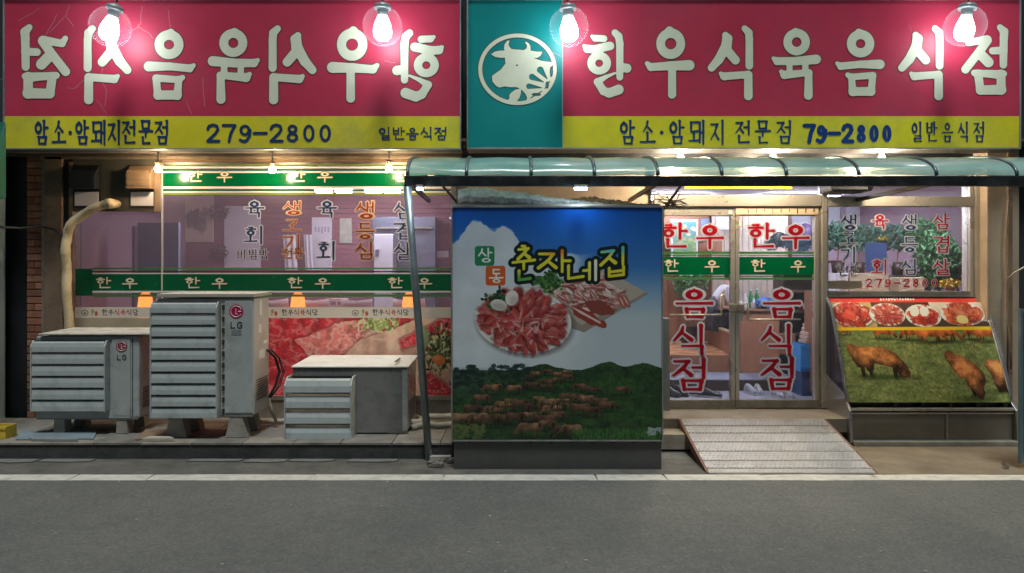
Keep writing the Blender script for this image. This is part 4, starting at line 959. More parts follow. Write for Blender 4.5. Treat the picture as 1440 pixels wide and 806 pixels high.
# bull emblem: ring, head and flower cut-outs, drawn in units of 1/5.76 photo px
def emblem(off):
    xs = np.arange(110, 790, 4.); yv = np.arange(80, 700, 4.); P = np.meshgrid(xs, yv)
    ring = np.maximum(ell(P, 448, 390, 318, 290), -ell(P, 448, 390, 286, 258))
    head = polyd(P, [(385,155),(362,160),(342,190),(338,225),(345,238),(300,238),(262,248),(232,268),(265,290),(315,298),(345,295),(350,345),(310,395),(265,425),(240,445),(245,490),(275,525),(300,538),(345,528),(385,535),
        (440,534),(465,545),(485,560),(512,588),(525,620),(520,645),(560,650),(640,600),(705,520),(735,440),(745,385),(740,332),(690,328),(640,320),(600,306),(575,298),(610,296),(635,280),(650,248),(600,246),(555,238),
        (552,200),(535,175),(512,165),(507,172),(525,195),(522,218),(500,235),(450,230),(400,226),(380,205),(375,185)])
    leaf = polyd(P, [(475,545),(430,555),(395,580),(380,600),(384,620),(368,645),(440,650),(465,620),(476,585)])
    F = smin(smin(ring, head, 6), leaf, 3)
    for a, b, r0, r1 in (((688,468),(632,395),3,27), ((660,494),(565,452),3,25), ((645,540),(540,527),3,22), ((733,362),(716,450),4,4), ((708,486),(670,546),4,4), ((645,568),(555,622),4,4), ((486,572),(500,620),6,17)):
        F = np.maximum(F, -seg(P, a, b, r0, r1))
    for cx, cy, rx, ry in ((722,408,14,42), (688,517,14,30), (600,594,38,13), (443,357,11,6)): F = np.maximum(F, -ell(P, cx, cy, rx, ry))
    k = d/FPX/5.76; return sdf_mesh('bull_emblem', (F-off)[::-1], (xs-448)*k, (-(yv-390)*k)[::-1], .001)
for off, m_, nm, dy in ((0, cream, 'bull_emblem', 0), (5, dkline, 'emblem_outline', .002)):
    me = emblem(off); me.materials.append(m_); o = bpy.data.objects.new(nm, me); C.objects.link(o); o.parent = s2
    o.location = Vector((X(650+448/5.76, d), ys+dy, Z(30+390/5.76, d))) - wloc(s2)
# pale creases in the old vinyl
cr = pm('vinyl_crease', (.62, .26, .30), .5, var=.2)
rc = random.Random(12)
def crease(p, pts, w_=.35):
    m_ = MB(); pp = []
    for (a, b), (a2, b2) in zip(pts[:-1], pts[1:]):
        for t in range(4): pp.append((a+(a2-a)*t/4+rc.uniform(-.8, .8), b+(b2-b)*t/4+rc.uniform(-.8, .8)))
    pp.append(pts[-1])
    for (a, b), (a2, b2) in zip(pp[:-1], pp[1:]):
        L = math.hypot(a2-a, b2-b)+1e-6; nx, nz = -(b2-b)/L*w_, (a2-a)/L*w_; yy = Y(d)-.001
        m_.add([(X(a+nx, d), yy, Z(b+nz, d)), (X(a2+nx, d), yy, Z(b2+nz, d)), (X(a2-nx, d), yy, Z(b2-nz, d)), (X(a-nx, d), yy, Z(b-nz, d))], [(0,1,2,3)])
    return m_
for pts in ([(200,8),(198,32),(194,38),(182,47)], [(194,38),(207,45),(216,54)], [(98,8),(92,22),(104,37)], [(92,22),(70,46)], [(237,14),(240,40)], [(145,92),(143,110),(150,128),(148,150)], [(136,140),(150,160)],
            [(262,142),(270,160)], [(285,110),(288,150)], [(540,86),(556,88)], [(120,110),(105,124),(94,124)], [(25,30),(55,12)], [(60,60),(80,20)]):
    crease(s1, pts).build('crease', cr, s1)
for pts in ([(1278,34),(1282,44)], [(760,64),(790,80)]): crease(s2, pts, .25).build('crease', cr, s2)

# ------------------------------------------------------------------ globe lamps hanging before the signs
led = emit('led_glow', (.88, .95, 1.), 20)
socket = pm('lamp_socket', (.35, .42, .42), .4, .2)
def globe_lamp(px, py, tilt, label):
    dg = 7.11; c = Vector((X(px, dg), Y(dg), Z(py, dg))); r = .182
    t = thing('globe_lamp', tuple(c), label, 'lamp', 'clear globe lamps before the signs')
    Mx = Matrix.Translation(c) @ Matrix.Rotation(R(tilt), 4, 'Y')
    def lt(prof, n=24):
        m_ = MB().lathe(prof, (0, 0, 0), n); m_.v = [tuple(Mx @ Vector(p)) for p in m_.v]; return m_
    lt([(r*math.sin(a*math.pi/16), -r*math.cos(a*math.pi/16)) for a in range(1, 14)] + [(.075, r*.93)]).build('globe', bulbglass, t, smooth=True)
    lt([(.078, .158), (.082, .175), (.07, .20), (.03, .215), (.012, .225)]).build('cap', socket, t, smooth=True)
    lt([(.03, .085), (.05, .10), (.052, .15), (.03, .158)]).build('lamp_base', socket, t, smooth=True)
    lt([(.01, -.135), (.05, -.125), (.078, -.095), (.085, -.05), (.078, .0), (.062, .045), (.046, .085)]).build('bulb', led, t, smooth=True)
    top = Mx @ Vector((0, 0, .22))
    MB().tube([top, top + Vector((.01*tilt/10+.01, .02, .12)), top + Vector((.03, .12, .45)), (top.x+.03, Y(7.36), top.z+.75)], .007, 6).build('cable', dark, t)
    MB().tube([(top.x+.03, Y(7.36), top.z+.75), (top.x+.03, Y(7.9), top.z+.76)], .014, 8).build('bracket', steel_d, t)
    return t
globe_lamp(155, 38, 14, 'clear globe lamp before the second mirrored letter from the left')
globe_lamp(538, 37, 0, 'clear globe lamp near the right end of the mirrored sign')
globe_lamp(800, 38, -3, 'clear globe lamp over the joint of teal and red panels')
globe_lamp(1357, 37, 8, 'clear globe lamp near the right end of the right sign')
warm = emit('warm_bulb', (1., .74, .44), 380); warm2 = emit('warm_bulb_bright', (1., .80, .55), 1350)
for px, py, dw, lab in ((222, 237, 7.54, 'small warm bulb at the left corner of the green band'), (383, 238, 7.54, 'small warm bulb under the middle of the mirrored sign'), (547, 236, 7.54, 'small warm bulb just left of the canopy end'),
                    (957, 221, 7.5, 'small warm bulb peeping over the canopy, left of three'), (1087, 221, 7.5, 'small warm bulb peeping over the canopy, middle of three'), (1240, 221, 7.5, 'small warm bulb peeping over the canopy, right of three')):
    c = (X(px, dw), Y(dw), Z(py, dw)); t = thing('downlight', c, lab, 'light bulb', 'warm bulbs under the signs')
    MB().lathe([(.004, -.038), (.02, -.033), (.03, -.015), (.03, .0), (.018, .02)], c, 14).build('bulb', warm if px < 700 else warm2, t, smooth=True)
    MB().lathe([(.02, .021), (.022, .05), (.03, .055), (.03, .07)], c, 14).build('socket', pm('brass_socket', (.3, .2, .1), .4, .5), t, smooth=True)
    MB().tube([(c[0], c[1], c[2]+.07), (c[0], c[1], 2.90)], .008, 6).build('stem', steel_d, t)

# ------------------------------------------------------------------ canopy over the entrance
def polycarb():
    m = bpy.data.materials.new('canopy_sheet'); m.use_nodes = True; n = m.node_tree.nodes; l = m.node_tree.links; n.clear()
    o = n.new('ShaderNodeOutputMaterial'); tc = n.new('ShaderNodeTexCoord'); ns = n.new('ShaderNodeTexNoise'); ns.inputs['Scale'].default_value = 2.2; ns.inputs['Detail'].default_value = 7
    l.new(tc.outputs['Object'], ns.inputs['Vector']); cr_ = n.new('ShaderNodeValToRGB'); l.new(ns.outputs[0], cr_.inputs[0])
    cr_.color_ramp.elements[0].position = .3; cr_.color_ramp.elements[0].color = (.26, .56, .50, 1); cr_.color_ramp.elements[1].position = .7; cr_.color_ramp.elements[1].color = (.54, .84, .76, 1)
    tr = n.new('ShaderNodeBsdfTranslucent'); df = n.new('ShaderNodeBsdfDiffuse'); gl = n.new('ShaderNodeBsdfGlossy'); tp = n.new('ShaderNodeBsdfTransparent')
    l.new(cr_.outputs[0], tr.inputs[0]); l.new(cr_.outputs[0], df.inputs[0]); gl.inputs['Roughness'].default_value = .18; tp.inputs[0].default_value = (.75, .9, .86, 1)
    a = n.new('ShaderNodeMixShader'); a.inputs[0].default_value = .68; l.new(tr.outputs[0], a.inputs[1]); l.new(df.outputs[0], a.inputs[2])
    b = n.new('ShaderNodeMixShader'); b.inputs[0].default_value = .14; l.new(a.outputs[0], b.inputs[1]); l.new(tp.outputs[0], b.inputs[2])
    f = n.new('ShaderNodeFresnel'); f.inputs[0].default_value = 1.45; c = n.new('ShaderNodeMixShader'); l.new(f.outputs[0], c.inputs[0]); l.new(b.outputs[0], c.inputs[1]); l.new(gl.outputs[0], c.inputs[2])
    l.new(c.outputs[0], o.inputs[0]); return m
CF, CB = 6.3, 7.3; ZB0, ZB1 = Z(262, CF), Z(248, CF)
cn = thing('canopy', (X(1000, CF), Y(6.8), 0), 'long curved teal polycarbonate canopy on a dark beam above the entrance', 'canopy')
ribx = [573, 656, 747, 836, 925, 1015, 1106, 1208, 1317, 1430, 1540]
def arc(u, k=0.):   # u 0..1 front to back
    a = u*math.pi/2; return (Y(CF) + (CB-CF)*(1-math.cos(a)), ZB1 + .005 + .255*math.sin(a) + k)
cs = polycarb(); ribm = pm('canopy_rib', (.12, .18, .19), .35, .5, var=.25, vs=8)
for i, (a, b) in enumerate(zip(ribx[:-1], ribx[1:])):
    m_ = MB(); n_ = 12; x0, x1 = X(a, CF)+.012, X(b, CF)-.012
    vs = [(x, *arc(u/n_)) for u in range(n_+1) for x in (x0, (x0+x1)/2, x1)]
    vs = [(p[0], p[1], p[2] + (.008 if j % 3 == 1 else 0)) for j, p in enumerate(vs)]
    m_.add(vs, [(3*u+q, 3*u+q+1, 3*u+q+4, 3*u+q+3) for u in range(n_) for q in (0, 1)]); m_.build('roof_sheet', cs, cn, smooth=True)
for a in ribx:
    x = X(a, CF); MB().tube([(x, *arc(u/12, .004)) for u in range(13)], .016, 6).build('rib', ribm, cn, smooth=True)
box('front_beam', pm('black_beam', (.02, .024, .026), .4, .3, var=.4, vs=8, dirt=((.08, .08, .075), .5, 8)), cn, X(569, CF), X(1560, CF), Y(CF)-.03, Y(CF)+.03, ZB0, ZB1, bevel=.004)
box('back_beam', dark, cn, X(573, CF), X(1540, CF), Y(CB), Y(CB)+.05, ZB1+.22, ZB1+.27)
for a in (575, 925, 1317):
    MB().box(X(a, CF)-.015, X(a, CF)+.015, Y(CF)+.03, Y(7.84), ZB0+.01, ZB0+.045).build('cross_beam', dark, cn)
MB().tube([(X(572.5, CF), Y(CF), ZB0), (X(589, CF+.25), Y(CF+.25), Z(460, CF+.25)), (X(603.5, 6.66), Y(6.66), .0)], .033, 12).build('post', pm('galvanised_post', (.26, .30, .31), .4, .6, var=.25, vs=5, dirt=((.35, .36, .34), .4, 7)), cn, smooth=True)
MB().tube([(X(620, CF), Y(CF)+.03, ZB0+.02), (X(648, 6.9), Y(6.9), Z(291, 6.9))], .012, 6).build('brace', dark, cn)
MB().tube([(X(960, CF), Y(CF)+.03, ZB0+.02), (X(938, 6.8), Y(6.8), Z(288, 6.8))], .012, 6).build('brace', dark, cn)
# small cool lamps fixed below the beam
for px, s_, lab in ((817, 10, 'small white lamp under the canopy beam above the light box'), (590, 5, 'small white lamp at the left corner of the canopy beam')):
    c = (X(px, 6.2), Y(6.2), Z(264, 6.2)); t = thing('canopy_lamp', c, lab, 'lamp', 'small lamps under the canopy beam')
    w2_ = s_*.0055
    MB().box(c[0]-w2_, c[0]+w2_, c[1]-.02, c[1]+.06, c[2]-.0, c[2]+.022).build('housing', pm('lamp_housing', (.5, .5, .5), .4), t, bevel=.003)
    MB().box(c[0]-w2_+.006, c[0]+w2_-.006, c[1]-.014, c[1]+.05, c[2]-.014, c[2]-.001).build('diffuser', emit('cool_led', (.6, .78, 1.), 55), t)

# ------------------------------------------------------------------ light box with printed picture
bd, bb = 6.33, 6.95
lbx = thing('light_box', (X(783, bd), Y(6.6), 0), 'large box sign with blue sky, plates of meat and cattle picture', 'sign')
zb = .0
box('plinth', pm('plinth_steel', (.10, .10, .095), .4, .4, var=.25, vs=3, dirt=((.015, .015, .015), .5, 3)), lbx, X(638, bd), X(931, bd), Y(bd)+.02, Y(bb), zb, Z(619.5, bd), bevel=.004)
box('case', pm('box_case', (.16, .18, .19), .5, .3, var=.2), lbx, X(636.5, bd), X(931.5, bd), Y(bd)+.006, Y(bb), Z(619.4, bd), Z(291, bd), bevel=.004)
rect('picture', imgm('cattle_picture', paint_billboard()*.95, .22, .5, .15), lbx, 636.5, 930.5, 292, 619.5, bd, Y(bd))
for a, b, c, e in ((634.5, 932.5, 289.5, 292), (634.5, 636.4, 292.1, 620), (930.6, 932.5, 292.1, 620), (636.5, 930.5, 618.6, 620.4)):
    box('frame', alu, lbx, X(a, bd), X(b, bd), Y(bd)-.012, Y(bd)+.005, Z(e, bd), Z(c, bd), bevel=.002)
for i in range(10): MB().lathe([(.006, -.004), (.012, -.004), (.012, .004), (.006, .006)], (X(660+i*29, bd), Y(bd)+.016, Z(623, bd)), 8).build('bolt', dark, lbx)
# loose items stored on top
ZT2 = Z(291, bd)
bw = MB(); r5 = random.Random(3); n1, n2 = 40, 10
vs = []
for i in range(n1+1):
    x = X(644, 6.5) + (X(850, 6.5)-X(644, 6.5))*i/n1; rr_ = .075*(1-.35*(i/n1))*math.sin(math.pi*min(1, .12+i/n1*.8)**.5) + .01
    for k in range(n2): a = 2*math.pi*k/n2; vs.append((x, Y(6.6)+1.7*rr_*math.cos(a), ZT2+.02+rr_+rr_*math.sin(a)+r5.uniform(-.009, .009)))
bw.add(vs, [(i*n2+k, i*n2+(k+1) % n2, (i+1)*n2+(k+1) % n2, (i+1)*n2+k) for i in range(n1) for k in range(n2)] + [tuple(range(n2))[::-1], tuple(n1*n2+k for k in range(n2))])
tag(bw.build('bubble_wrap_roll', pm('bubble_wrap', (.78, .78, .72), .35, var=.3, vs=30, bump=.8, bs=50)), 'crumpled roll of bubble wrap lying on the light box', 'packing roll')
bw = MB(); vs = []
for i in range(n1+1):
    x = X(800, 6.5) + (X(925, 6.5)-X(800, 6.5))*i/n1; rr_ = .045*math.sin(math.pi*min(1, .1+i/n1*.85)**.6) + .012
    for k in range(n2): a = 2*math.pi*k/n2; vs.append((x, Y(6.8)+1.9*rr_*math.cos(a), ZT2+.012+rr_+rr_*math.sin(a)+r5.uniform(-.012, .012)))
bw.add(vs, [(i*n2+k, i*n2+(k+1) % n2, (i+1)*n2+(k+1) % n2, (i+1)*n2+k) for i in range(n1) for k in range(n2)] + [tuple(range(n2))[::-1], tuple(n1*n2+k for k in range(n2))])
tag(bw.build('straw_mat_roll', pm('straw_mat', (.42, .24, .12), .8, var=.5, vs=30, bump=.8, bs=50)), 'rolled brown mat on the right end of the light box top', 'mat roll')
tag(MB().box(X(640, 6.4), X(928, 6.4), Y(6.38), Y(6.44), ZT2+.006, ZT2+.03).build('wooden_batten', pm('pale_batten', (.5, .42, .3), .6, var=.15, vs=10), bevel=.003), 'long pale batten lying along the light box top edge', 'batten')
vine = MB()
for i in range(26):
    a = r5.uniform(-.16, .14); p0 = Vector((X(945, 6.6), Y(6.6), Z(287, 6.6))); p1 = p0 + Vector((a, r5.uniform(-.05, .05), r5.uniform(-.06, .1)))
    vine.tube([p0 + Vector((r5.uniform(-.06, .04), 0, r5.uniform(-.03, .03))), (p0+p1)/2 + Vector((0, 0, r5.uniform(-.02, .03))), p1], .004, 4)
vine.tube([(X(934, 6.6), Y(6.6), Z(290, 6.6)), (X(933, 6.6), Y(6.6), Z(350, 6.6))], .004, 4)
tag(vine.build('wire_tangle', pm('rusty_wire', (.20, .11, .07), .7, var=.4)), 'tangle of rusty wire at the right corner of the light box', 'wire')

# ------------------------------------------------------------------ air-conditioner condensers
ac_g = pm('condenser_grey', (.40, .43, .42), .5, var=.1, vs=4, dirt=((.15, .14, .12), .6, 3.5))
ac_p = pm('condenser_pale', (.52, .51, .47), .45, var=.08, vs=3, dirt=((.22, .2, .17), .5, 3))
ac_d = pm('condenser_brown_grey', (.21, .205, .195), .3, var=.15, vs=2.5, dirt=((.05, .05, .05), .5, 3))
slat_m = pm('slat_grey', (.42, .46, .45), .5, var=.1, vs=5, dirt=((.13, .13, .12), .6, 5))
rubber = pm('black_gap', (.03, .03, .032), .8)
logo_r = pm('logo_red', (.45, .01, .08), .35)
def condenser(x0, x1, z0, z1, df, dep, grill, ns, prot, lid, feet, label, body=ac_p, logo=None, panel=None):
    y0, y1 = Y(df), Y(df+dep)
    t = thing('air_conditioner_unit', ((x0+x1)/2, (y0+y1)/2, .15), label, 'air conditioner', 'outdoor condensers on the raised pavement')
    MB().box(x0, x1, y0, y1, z0, z1).build('body', body, t, bevel=.012)
    gx0, gx1, gz0, gz1 = grill
    box('opening', rubber, t, gx0+.01, gx1-.01, y0-.004, y0+.004, gz0+.01, gz1-.01)
    ph = (gz1-gz0)/ns
    for i in range(ns):
        zb_, zt_ = gz0+i*ph, gz0+(i+1)*ph
        pr = [(y0-prot*.98, zb_+ph*.02), (y0-prot, zb_+ph*.07), (y0-prot*.98, zb_+ph*.45), (y0-prot*.90, zb_+ph*.80), (y0-prot*.80, zt_-ph*.09), (y0-prot*.74, zt_-ph*.09), (y0-prot*.84, zb_+ph*.7), (y0-prot*.92, zb_+ph*.3), (y0-prot*.93, zb_+ph*.02)]
        MB().prism(pr, 'x', gx0+.012, gx1-.012).build('slat', slat_m, t)
    for xa in (gx0, gx1-.011): MB().prism([(y0, gz0), (y0-prot*1.02, gz0), (y0-prot*1.02, gz1-ph*.5), (y0-prot*.6, gz1), (y0, gz1)], 'x', xa, xa+.011).build('grille_side', slat_m, t)
    # back plate so nothing shines through
    if panel:
        xa, xb = panel; box('front_panel', ac_g, t, xa, xb, y0-.012, y0+.002, z0+.02, z1-.02, bevel=.005)
    if lid:
        m_, a, b, fz, bz, of, th = lid
        yf, yb = y0-of, y1+.04
        MB().add([(a, yf, fz), (b, yf, fz), (b+.01, yb, bz), (a+.015, yb, bz), (a, yf, fz+th), (b, yf, fz+th), (b+.01, yb, bz+th), (a+.015, yb, bz+th)], [(0,3,2,1),(4,5,6,7),(0,1,5,4),(1,2,6,5),(2,3,7,6),(3,0,4,7)]).build('lid', m_, t, bevel=.003)
    for (fx, w0, w1) in feet:
        for yy in (y0+.06, y1-.06):
            MB().prism([(fx-w1, .15), (fx+w1, .15), (fx+w0, z0), (fx-w0, z0)], 'y', yy-.06, yy+.06).build('foot', concrete_l, t, bevel=.006)
    for sx_, sz_ in ((x0+.02, z1-.02), (x1-.02, z1-.02), (x0+.02, z0+.02), (x1-.02, z0+.02)): MB().lathe([(.007, -.002), (.007, .002)], (sx_, y0-.004, sz_), 8).build('screw', steel_d, t)
    for k in range(9): box('side_fin', rubber, t, x1+.0005, x1+.003, y0+.06, y1-.05, z0+(z1-z0)*.12+k*.022, z0+(z1-z0)*.12+k*.022+.007)
    box('base_rail', ac_d, t, x0+.01, x1-.01, y0-.006, y0+.01, z0-.012, z0+.006)
    MB().tube([(x1-.12, y1+.01, z0+(z1-z0)*.35), (x1-.08, y1+.07, z0+(z1-z0)*.3), (x1-.02, y1+.08, z0+.02), (x1+.06, y1+.06, .17)], .016, 8).build('pipe', pm('foam_pipe', (.5, .46, .38), .8, var=.2), t, smooth=True)
    if logo:
        lx, lz, s_, hasred = logo; yy = y0-.0125-.002
        if hasred:
            MB().lathe([(s_, 0), (s_, .003)], (0, 0, 0), 24); q = MB(); n_ = 28
            q.add([(lx+s_*math.cos(2*math.pi*k/n_), yy, lz+s_*math.sin(2*math.pi*k/n_)) for k in range(n_)], [tuple(range(n_))]); q.uv = {0: ((0,0),)*n_}; q.build('logo_disc', logo_r if x0 > -4 else pm('faded_red', (.26, .05, .07), .5), t)
            a_ = [(lx+s_*.78*math.cos(a), yy-.0015, lz+s_*.78*math.sin(a)) for a in np.linspace(R(20), R(330), 20)]; MB().tube(a_ + [(lx+s_*.1, yy-.0015, lz-s_*.05), (lx+s_*.78, yy-.0015, lz-s_*.05)][:0], s_*.045, 4).build('logo_line', white_l, t)
            MB().tube([(lx-s_*.05, yy-.0015, lz+s_*.4), (lx-s_*.05, yy-.0015, lz-s_*.38), (lx+s_*.22, yy-.0015, lz-s_*.38)], s_*.05, 4).build('logo_line', white_l, t)
            MB().tube([(lx+s_*.3, yy-.0015, lz-s_*.0), (lx+s_*.76, yy-.0015, lz-s_*.0)], s_*.05, 4).build('logo_line', white_l, t)
            MB().lathe([(.001, 0), (s_*.1, .001)], (lx-s_*.36, yy-.001, lz+s_*.3), 8).build('logo_line', white_l, t)
        for i, ch in enumerate('LG'):
            me = glyph(ch, s_*.75, s_*.85, 'digit', 0).copy(); me.materials.append(black_l if hasred != 'faint' else pm('grey_letter', (.1, .1, .1), .5))
            o = bpy.data.objects.new('letter', me); C.objects.link(o); o.parent = t; o.location = Vector((lx-s_*.45+i*s_*.95, yy, lz-s_*1.95)) - t.location
    return t
tin = pm('spotted_sheet', (.54, .50, .44), .6, var=.12, vs=6, dirt=((.2, .16, .12), .7, 9))
d_ = 7.05
u1 = condenser(X(51, d_), X(196, d_), Z(588, d_), Z(473, d_), d_, .45, (X(51, d_), X(155, d_), Z(577, d_), Z(478, d_)), 6, .09,
          (tin, X(57, d_), X(213, d_), Z(471, d_), Z(471, d_)+.02, .03, .014), ((X(83, d_), .045, .055), (X(171, d_), .045, .055)),
          'leftmost condenser unit, grey with six slats and a sheet on top', ac_g, (X(172, d_), Z(487, d_), .052, True), (X(158, d_), X(184, d_)))
box('seam', rubber, u1, X(186, d_), X(187.2, d_), Y(d_)-.002, Y(d_)+.004, Z(586, d_), Z(475, d_))
box('side_cover', ac_g, u1, X(51, d_), X(184, d_), Y(d_)-.01, Y(d_)-.0045, Z(588, d_), Z(578, d_), bevel=.002)
d_ = 6.88
u2 = condenser(X(219, d_), X(357.5, d_), Z(584, d_), Z(420, d_), d_, .42, (X(218, d_), X(311, d_), Z(586, d_), Z(424, d_)), 10, .10,
          (pm('tall_lid', (.4, .38, .33), .6, var=.15), X(222, d_), X(358, d_), Z(418, d_), Z(418, d_)+.01, .02, .03), ((X(247, d_), .05, .1), (X(332, d_), .05, .1)),
          'tallest condenser unit with ten slats and a red round logo', ac_p, (X(333, d_), Z(438, d_), .063, True), (X(317, d_), X(356, d_)))
for i in range(10): box('clip', rubber, u2, X(313, d_), X(316, d_), Y(d_)-.018, Y(d_)-.002, Z(436+i*16.2, d_), Z(429+i*16.2, d_))
xs_ = X(357.5, d_)+.0015
for a, b, z_a, z_b in ((.14, .2, 1.38, 1.24), (.11, .19, 1.16, 1.08), (.13, .28, .92, .84), (.25, .36, 1.0, .97)): MB().box(xs_-.001, xs_+.002, Y(d_)+a, Y(d_)+b, z_b, z_a).build('sticker', white_l, u2)
rect('sticker', pm('grey_label', (.2, .22, .22), .5), u2, 326, 340, 464, 471, d_, Y(d_)-.0145)
d_ = 7.05
u3 = condenser(X(411, d_), X(573.5, d_), .175, Z(517, d_), d_, .6, (X(405, d_-.1), X(498, d_-.1), Z(615, d_-.1), Z(529, d_-.1)), 4, .22,
          (pm('white_lid', (.76, .74, .70), .5, var=.08, dirt=((.4, .34, .28), .4, 5)), X(410, d_), X(574.5, d_), Z(517, d_), Z(517, d_)+.035, .015, .012), ((X(430, d_), .06, .07), (X(555, d_), .06, .07)),
          'low condenser unit beside the canopy post, white lid and four big slats', ac_d, None)
MB().box(X(566, d_), X(573, d_), Y(d_)-.006, Y(d_)+.002, .18, Z(519, d_)).build('corner_trim', ac_g, u3)
rect('sticker', pm('grey_label2', (.2, .21, .21), .4), u3, 554, 562, 528, 555, d_, Y(d_)-.003)
MB().box(X(557, 7.2), X(560, 7.2), Y(7.08), Y(7.4), Z(517, 7.05)+.047, Z(517, 7.05)+.05).build('slot', rubber, u3)
# cables, pipes and hoses
hose = pm('insulation_foam', (.58, .46, .28), .85, var=.15, vs=9, bump=.5, bs=30, dirt=((.3, .2, .12), .6, 8))
dp = 7.6
pts = [(97, 470), (96, 440), (94, 400), (93, 370), (93, 345), (95, 325), (103, 312), (118, 301), (134, 292), (147, 287.5), (151, 287)]
m_ = MB(); P_ = []
for (a, b), (a2, b2) in zip(pts[:-1], pts[1:]):
    for k in range(3): P_.append((X(a+(a2-a)*k/3, dp), Y(dp)+.01*math.sin(len(P_)), Z(b+(b2-b)*k/3, dp)))
m_.tube(P_, [.042 + .0035*(i % 2) + .002*math.sin(i*1.3) for i in range(len(P_))], 12)
m_.tube([P_[-1], (X(153, dp), Y(dp)+.02, Z(286, dp)), (X(152, dp), Y(7.78), Z(285, dp))], [.05, .052, .04], 12)
tag(m_.build('insulated_pipe', hose, smooth=True), 'beige foam-wrapped pipe rising behind the leftmost condenser', 'pipe')
ck = pm('black_cable', (.02, .02, .024), .5)
m_ = MB().tube([(X(-20, 7.3), Y(7.3), Z(316, 7.3)), (X(8, 7.4), Y(7.4), Z(320, 7.4)), (X(30, 7.6), Y(7.6), Z(321, 7.6)), (X(55, 7.7), Y(7.72), Z(318, 7.7)), (X(72, 7.7), Y(7.75), Z(322, 7.7)), (X(88, 7.6), Y(7.66), Z(335, 7.6))], .012, 8)
tag(m_.build('wall_cable', ck, smooth=True), 'black cable crossing the brick pier from the left', 'cable')
m_ = MB()
for i, (dx, s_) in enumerate(((0, 1), (.02, 1.1), (-.015, .85), (.035, .9))):
    m_.tube([(X(376, 7.2)+dx, Y(7.22), Z(492, 7.2)), (X(384, 7.2)+dx*s_, Y(7.3), Z(505, 7.2)), (X(389, 7.2)+dx, Y(7.32), Z(525, 7.2)), (X(384, 7.2)+dx, Y(7.3), Z(545, 7.2)), (X(377, 7.2)+dx*.4, Y(7.24), Z(560, 7.2))], .005 + .004*(i == 2), 6)
tag(m_.build('cable_loop', ck, smooth=True), 'loop of black cables on the right side of the tall condenser', 'cable')
whose = pm('white_hose', (.55, .52, .47), .6, var=.15, vs=10)
tag(MB().tube([(X(352, 7.35), Y(7.3), .35), (X(365, 7.4), Y(7.42), .19), (X(385, 7.4), Y(7.5), .175), (X(412, 7.5), Y(7.62), .178)], .022, 10).build('drain_hose', whose, smooth=True), 'white drain hose between the tall and the low condenser', 'hose')
m_ = MB().tube([(X(578, 7.2), Y(7.25), .22), (X(585, 7.3), Y(7.45), .18), (X(600, 7.35), Y(7.6), .21), (X(618, 7.35), Y(7.62), .2), (X(640, 7.4), Y(7.7), .2)], .03, 10)
m_.tube([(X(580, 7.2), Y(7.2), .18), (X(597, 7.25), Y(7.35), .185), (X(615, 7.25), Y(7.3), .18), (X(640, 7.3), Y(7.35), .185)], .028, 10)
tag(m_.build('wrapped_hoses', whose, smooth=True), 'two white wrapped hoses behind the canopy post', 'hose')
for i, (pts, m_, lab, th) in enumerate((
    ([(22, 6.78), (132, 6.80), (136, 7.12), (30, 7.16)], pm('blue_board', (.20, .25, .28), .6, var=.2, vs=5), 'flat blue-grey board under the leftmost condenser', .012),
    ([(45, 6.74), (110, 6.72), (104, 6.8), (40, 6.82)], pm('grey_board', (.24, .25, .26), .6, var=.2, vs=5), 'thin grey board at the kerb in front of the blue board', .02),
    ([(190, 6.76), (236, 6.86), (250, 7.15), (206, 7.2)], pm('brown_board', (.26, .17, .11), .7, var=.25, vs=7), 'brown board on the pavement between the two left condensers', .016),
    ([(200, 6.73), (245, 6.74), (240, 6.82), (212, 6.84)], pm('cream_board2', (.42, .38, .31), .7, var=.2, vs=7), 'pale board scrap at the kerb left of the tall condenser', .026))):
    tag(MB().prism([(X(a, b), Y(b)) for a, b in pts], 'z', .151, .151+th).build('board', m_, bevel=.002), lab, 'board', 'loose boards on the pavement')
# debris by the post foot
r6 = random.Random(4); m_ = MB()
for i in range(26):
    x, y, s_ = X(r6.uniform(606, 634), 6.5), Y(r6.uniform(6.4, 6.65)), r6.uniform(.01, .035)
    m_.box(-s_, s_, -s_*.7, s_*.7, -s_*.4, s_*.4, Matrix.Translation((x, y, .01+s_*.4)) @ Matrix.Rotation(r6.random()*3, 4, 'Z') @ Matrix.Rotation(r6.uniform(-.3, .3), 4, 'X'))
tag(m_.build('rubble', concrete), 'small rubble and grit by the canopy post foot', 'rubble', kind='stuff')
tag(MB().box(X(604, 6.6), X(634, 6.6), Y(6.6), Y(6.66), .005, .05).build('concrete_block', concrete_l, bevel=.006), 'small pale concrete block beside the post foot', 'block')

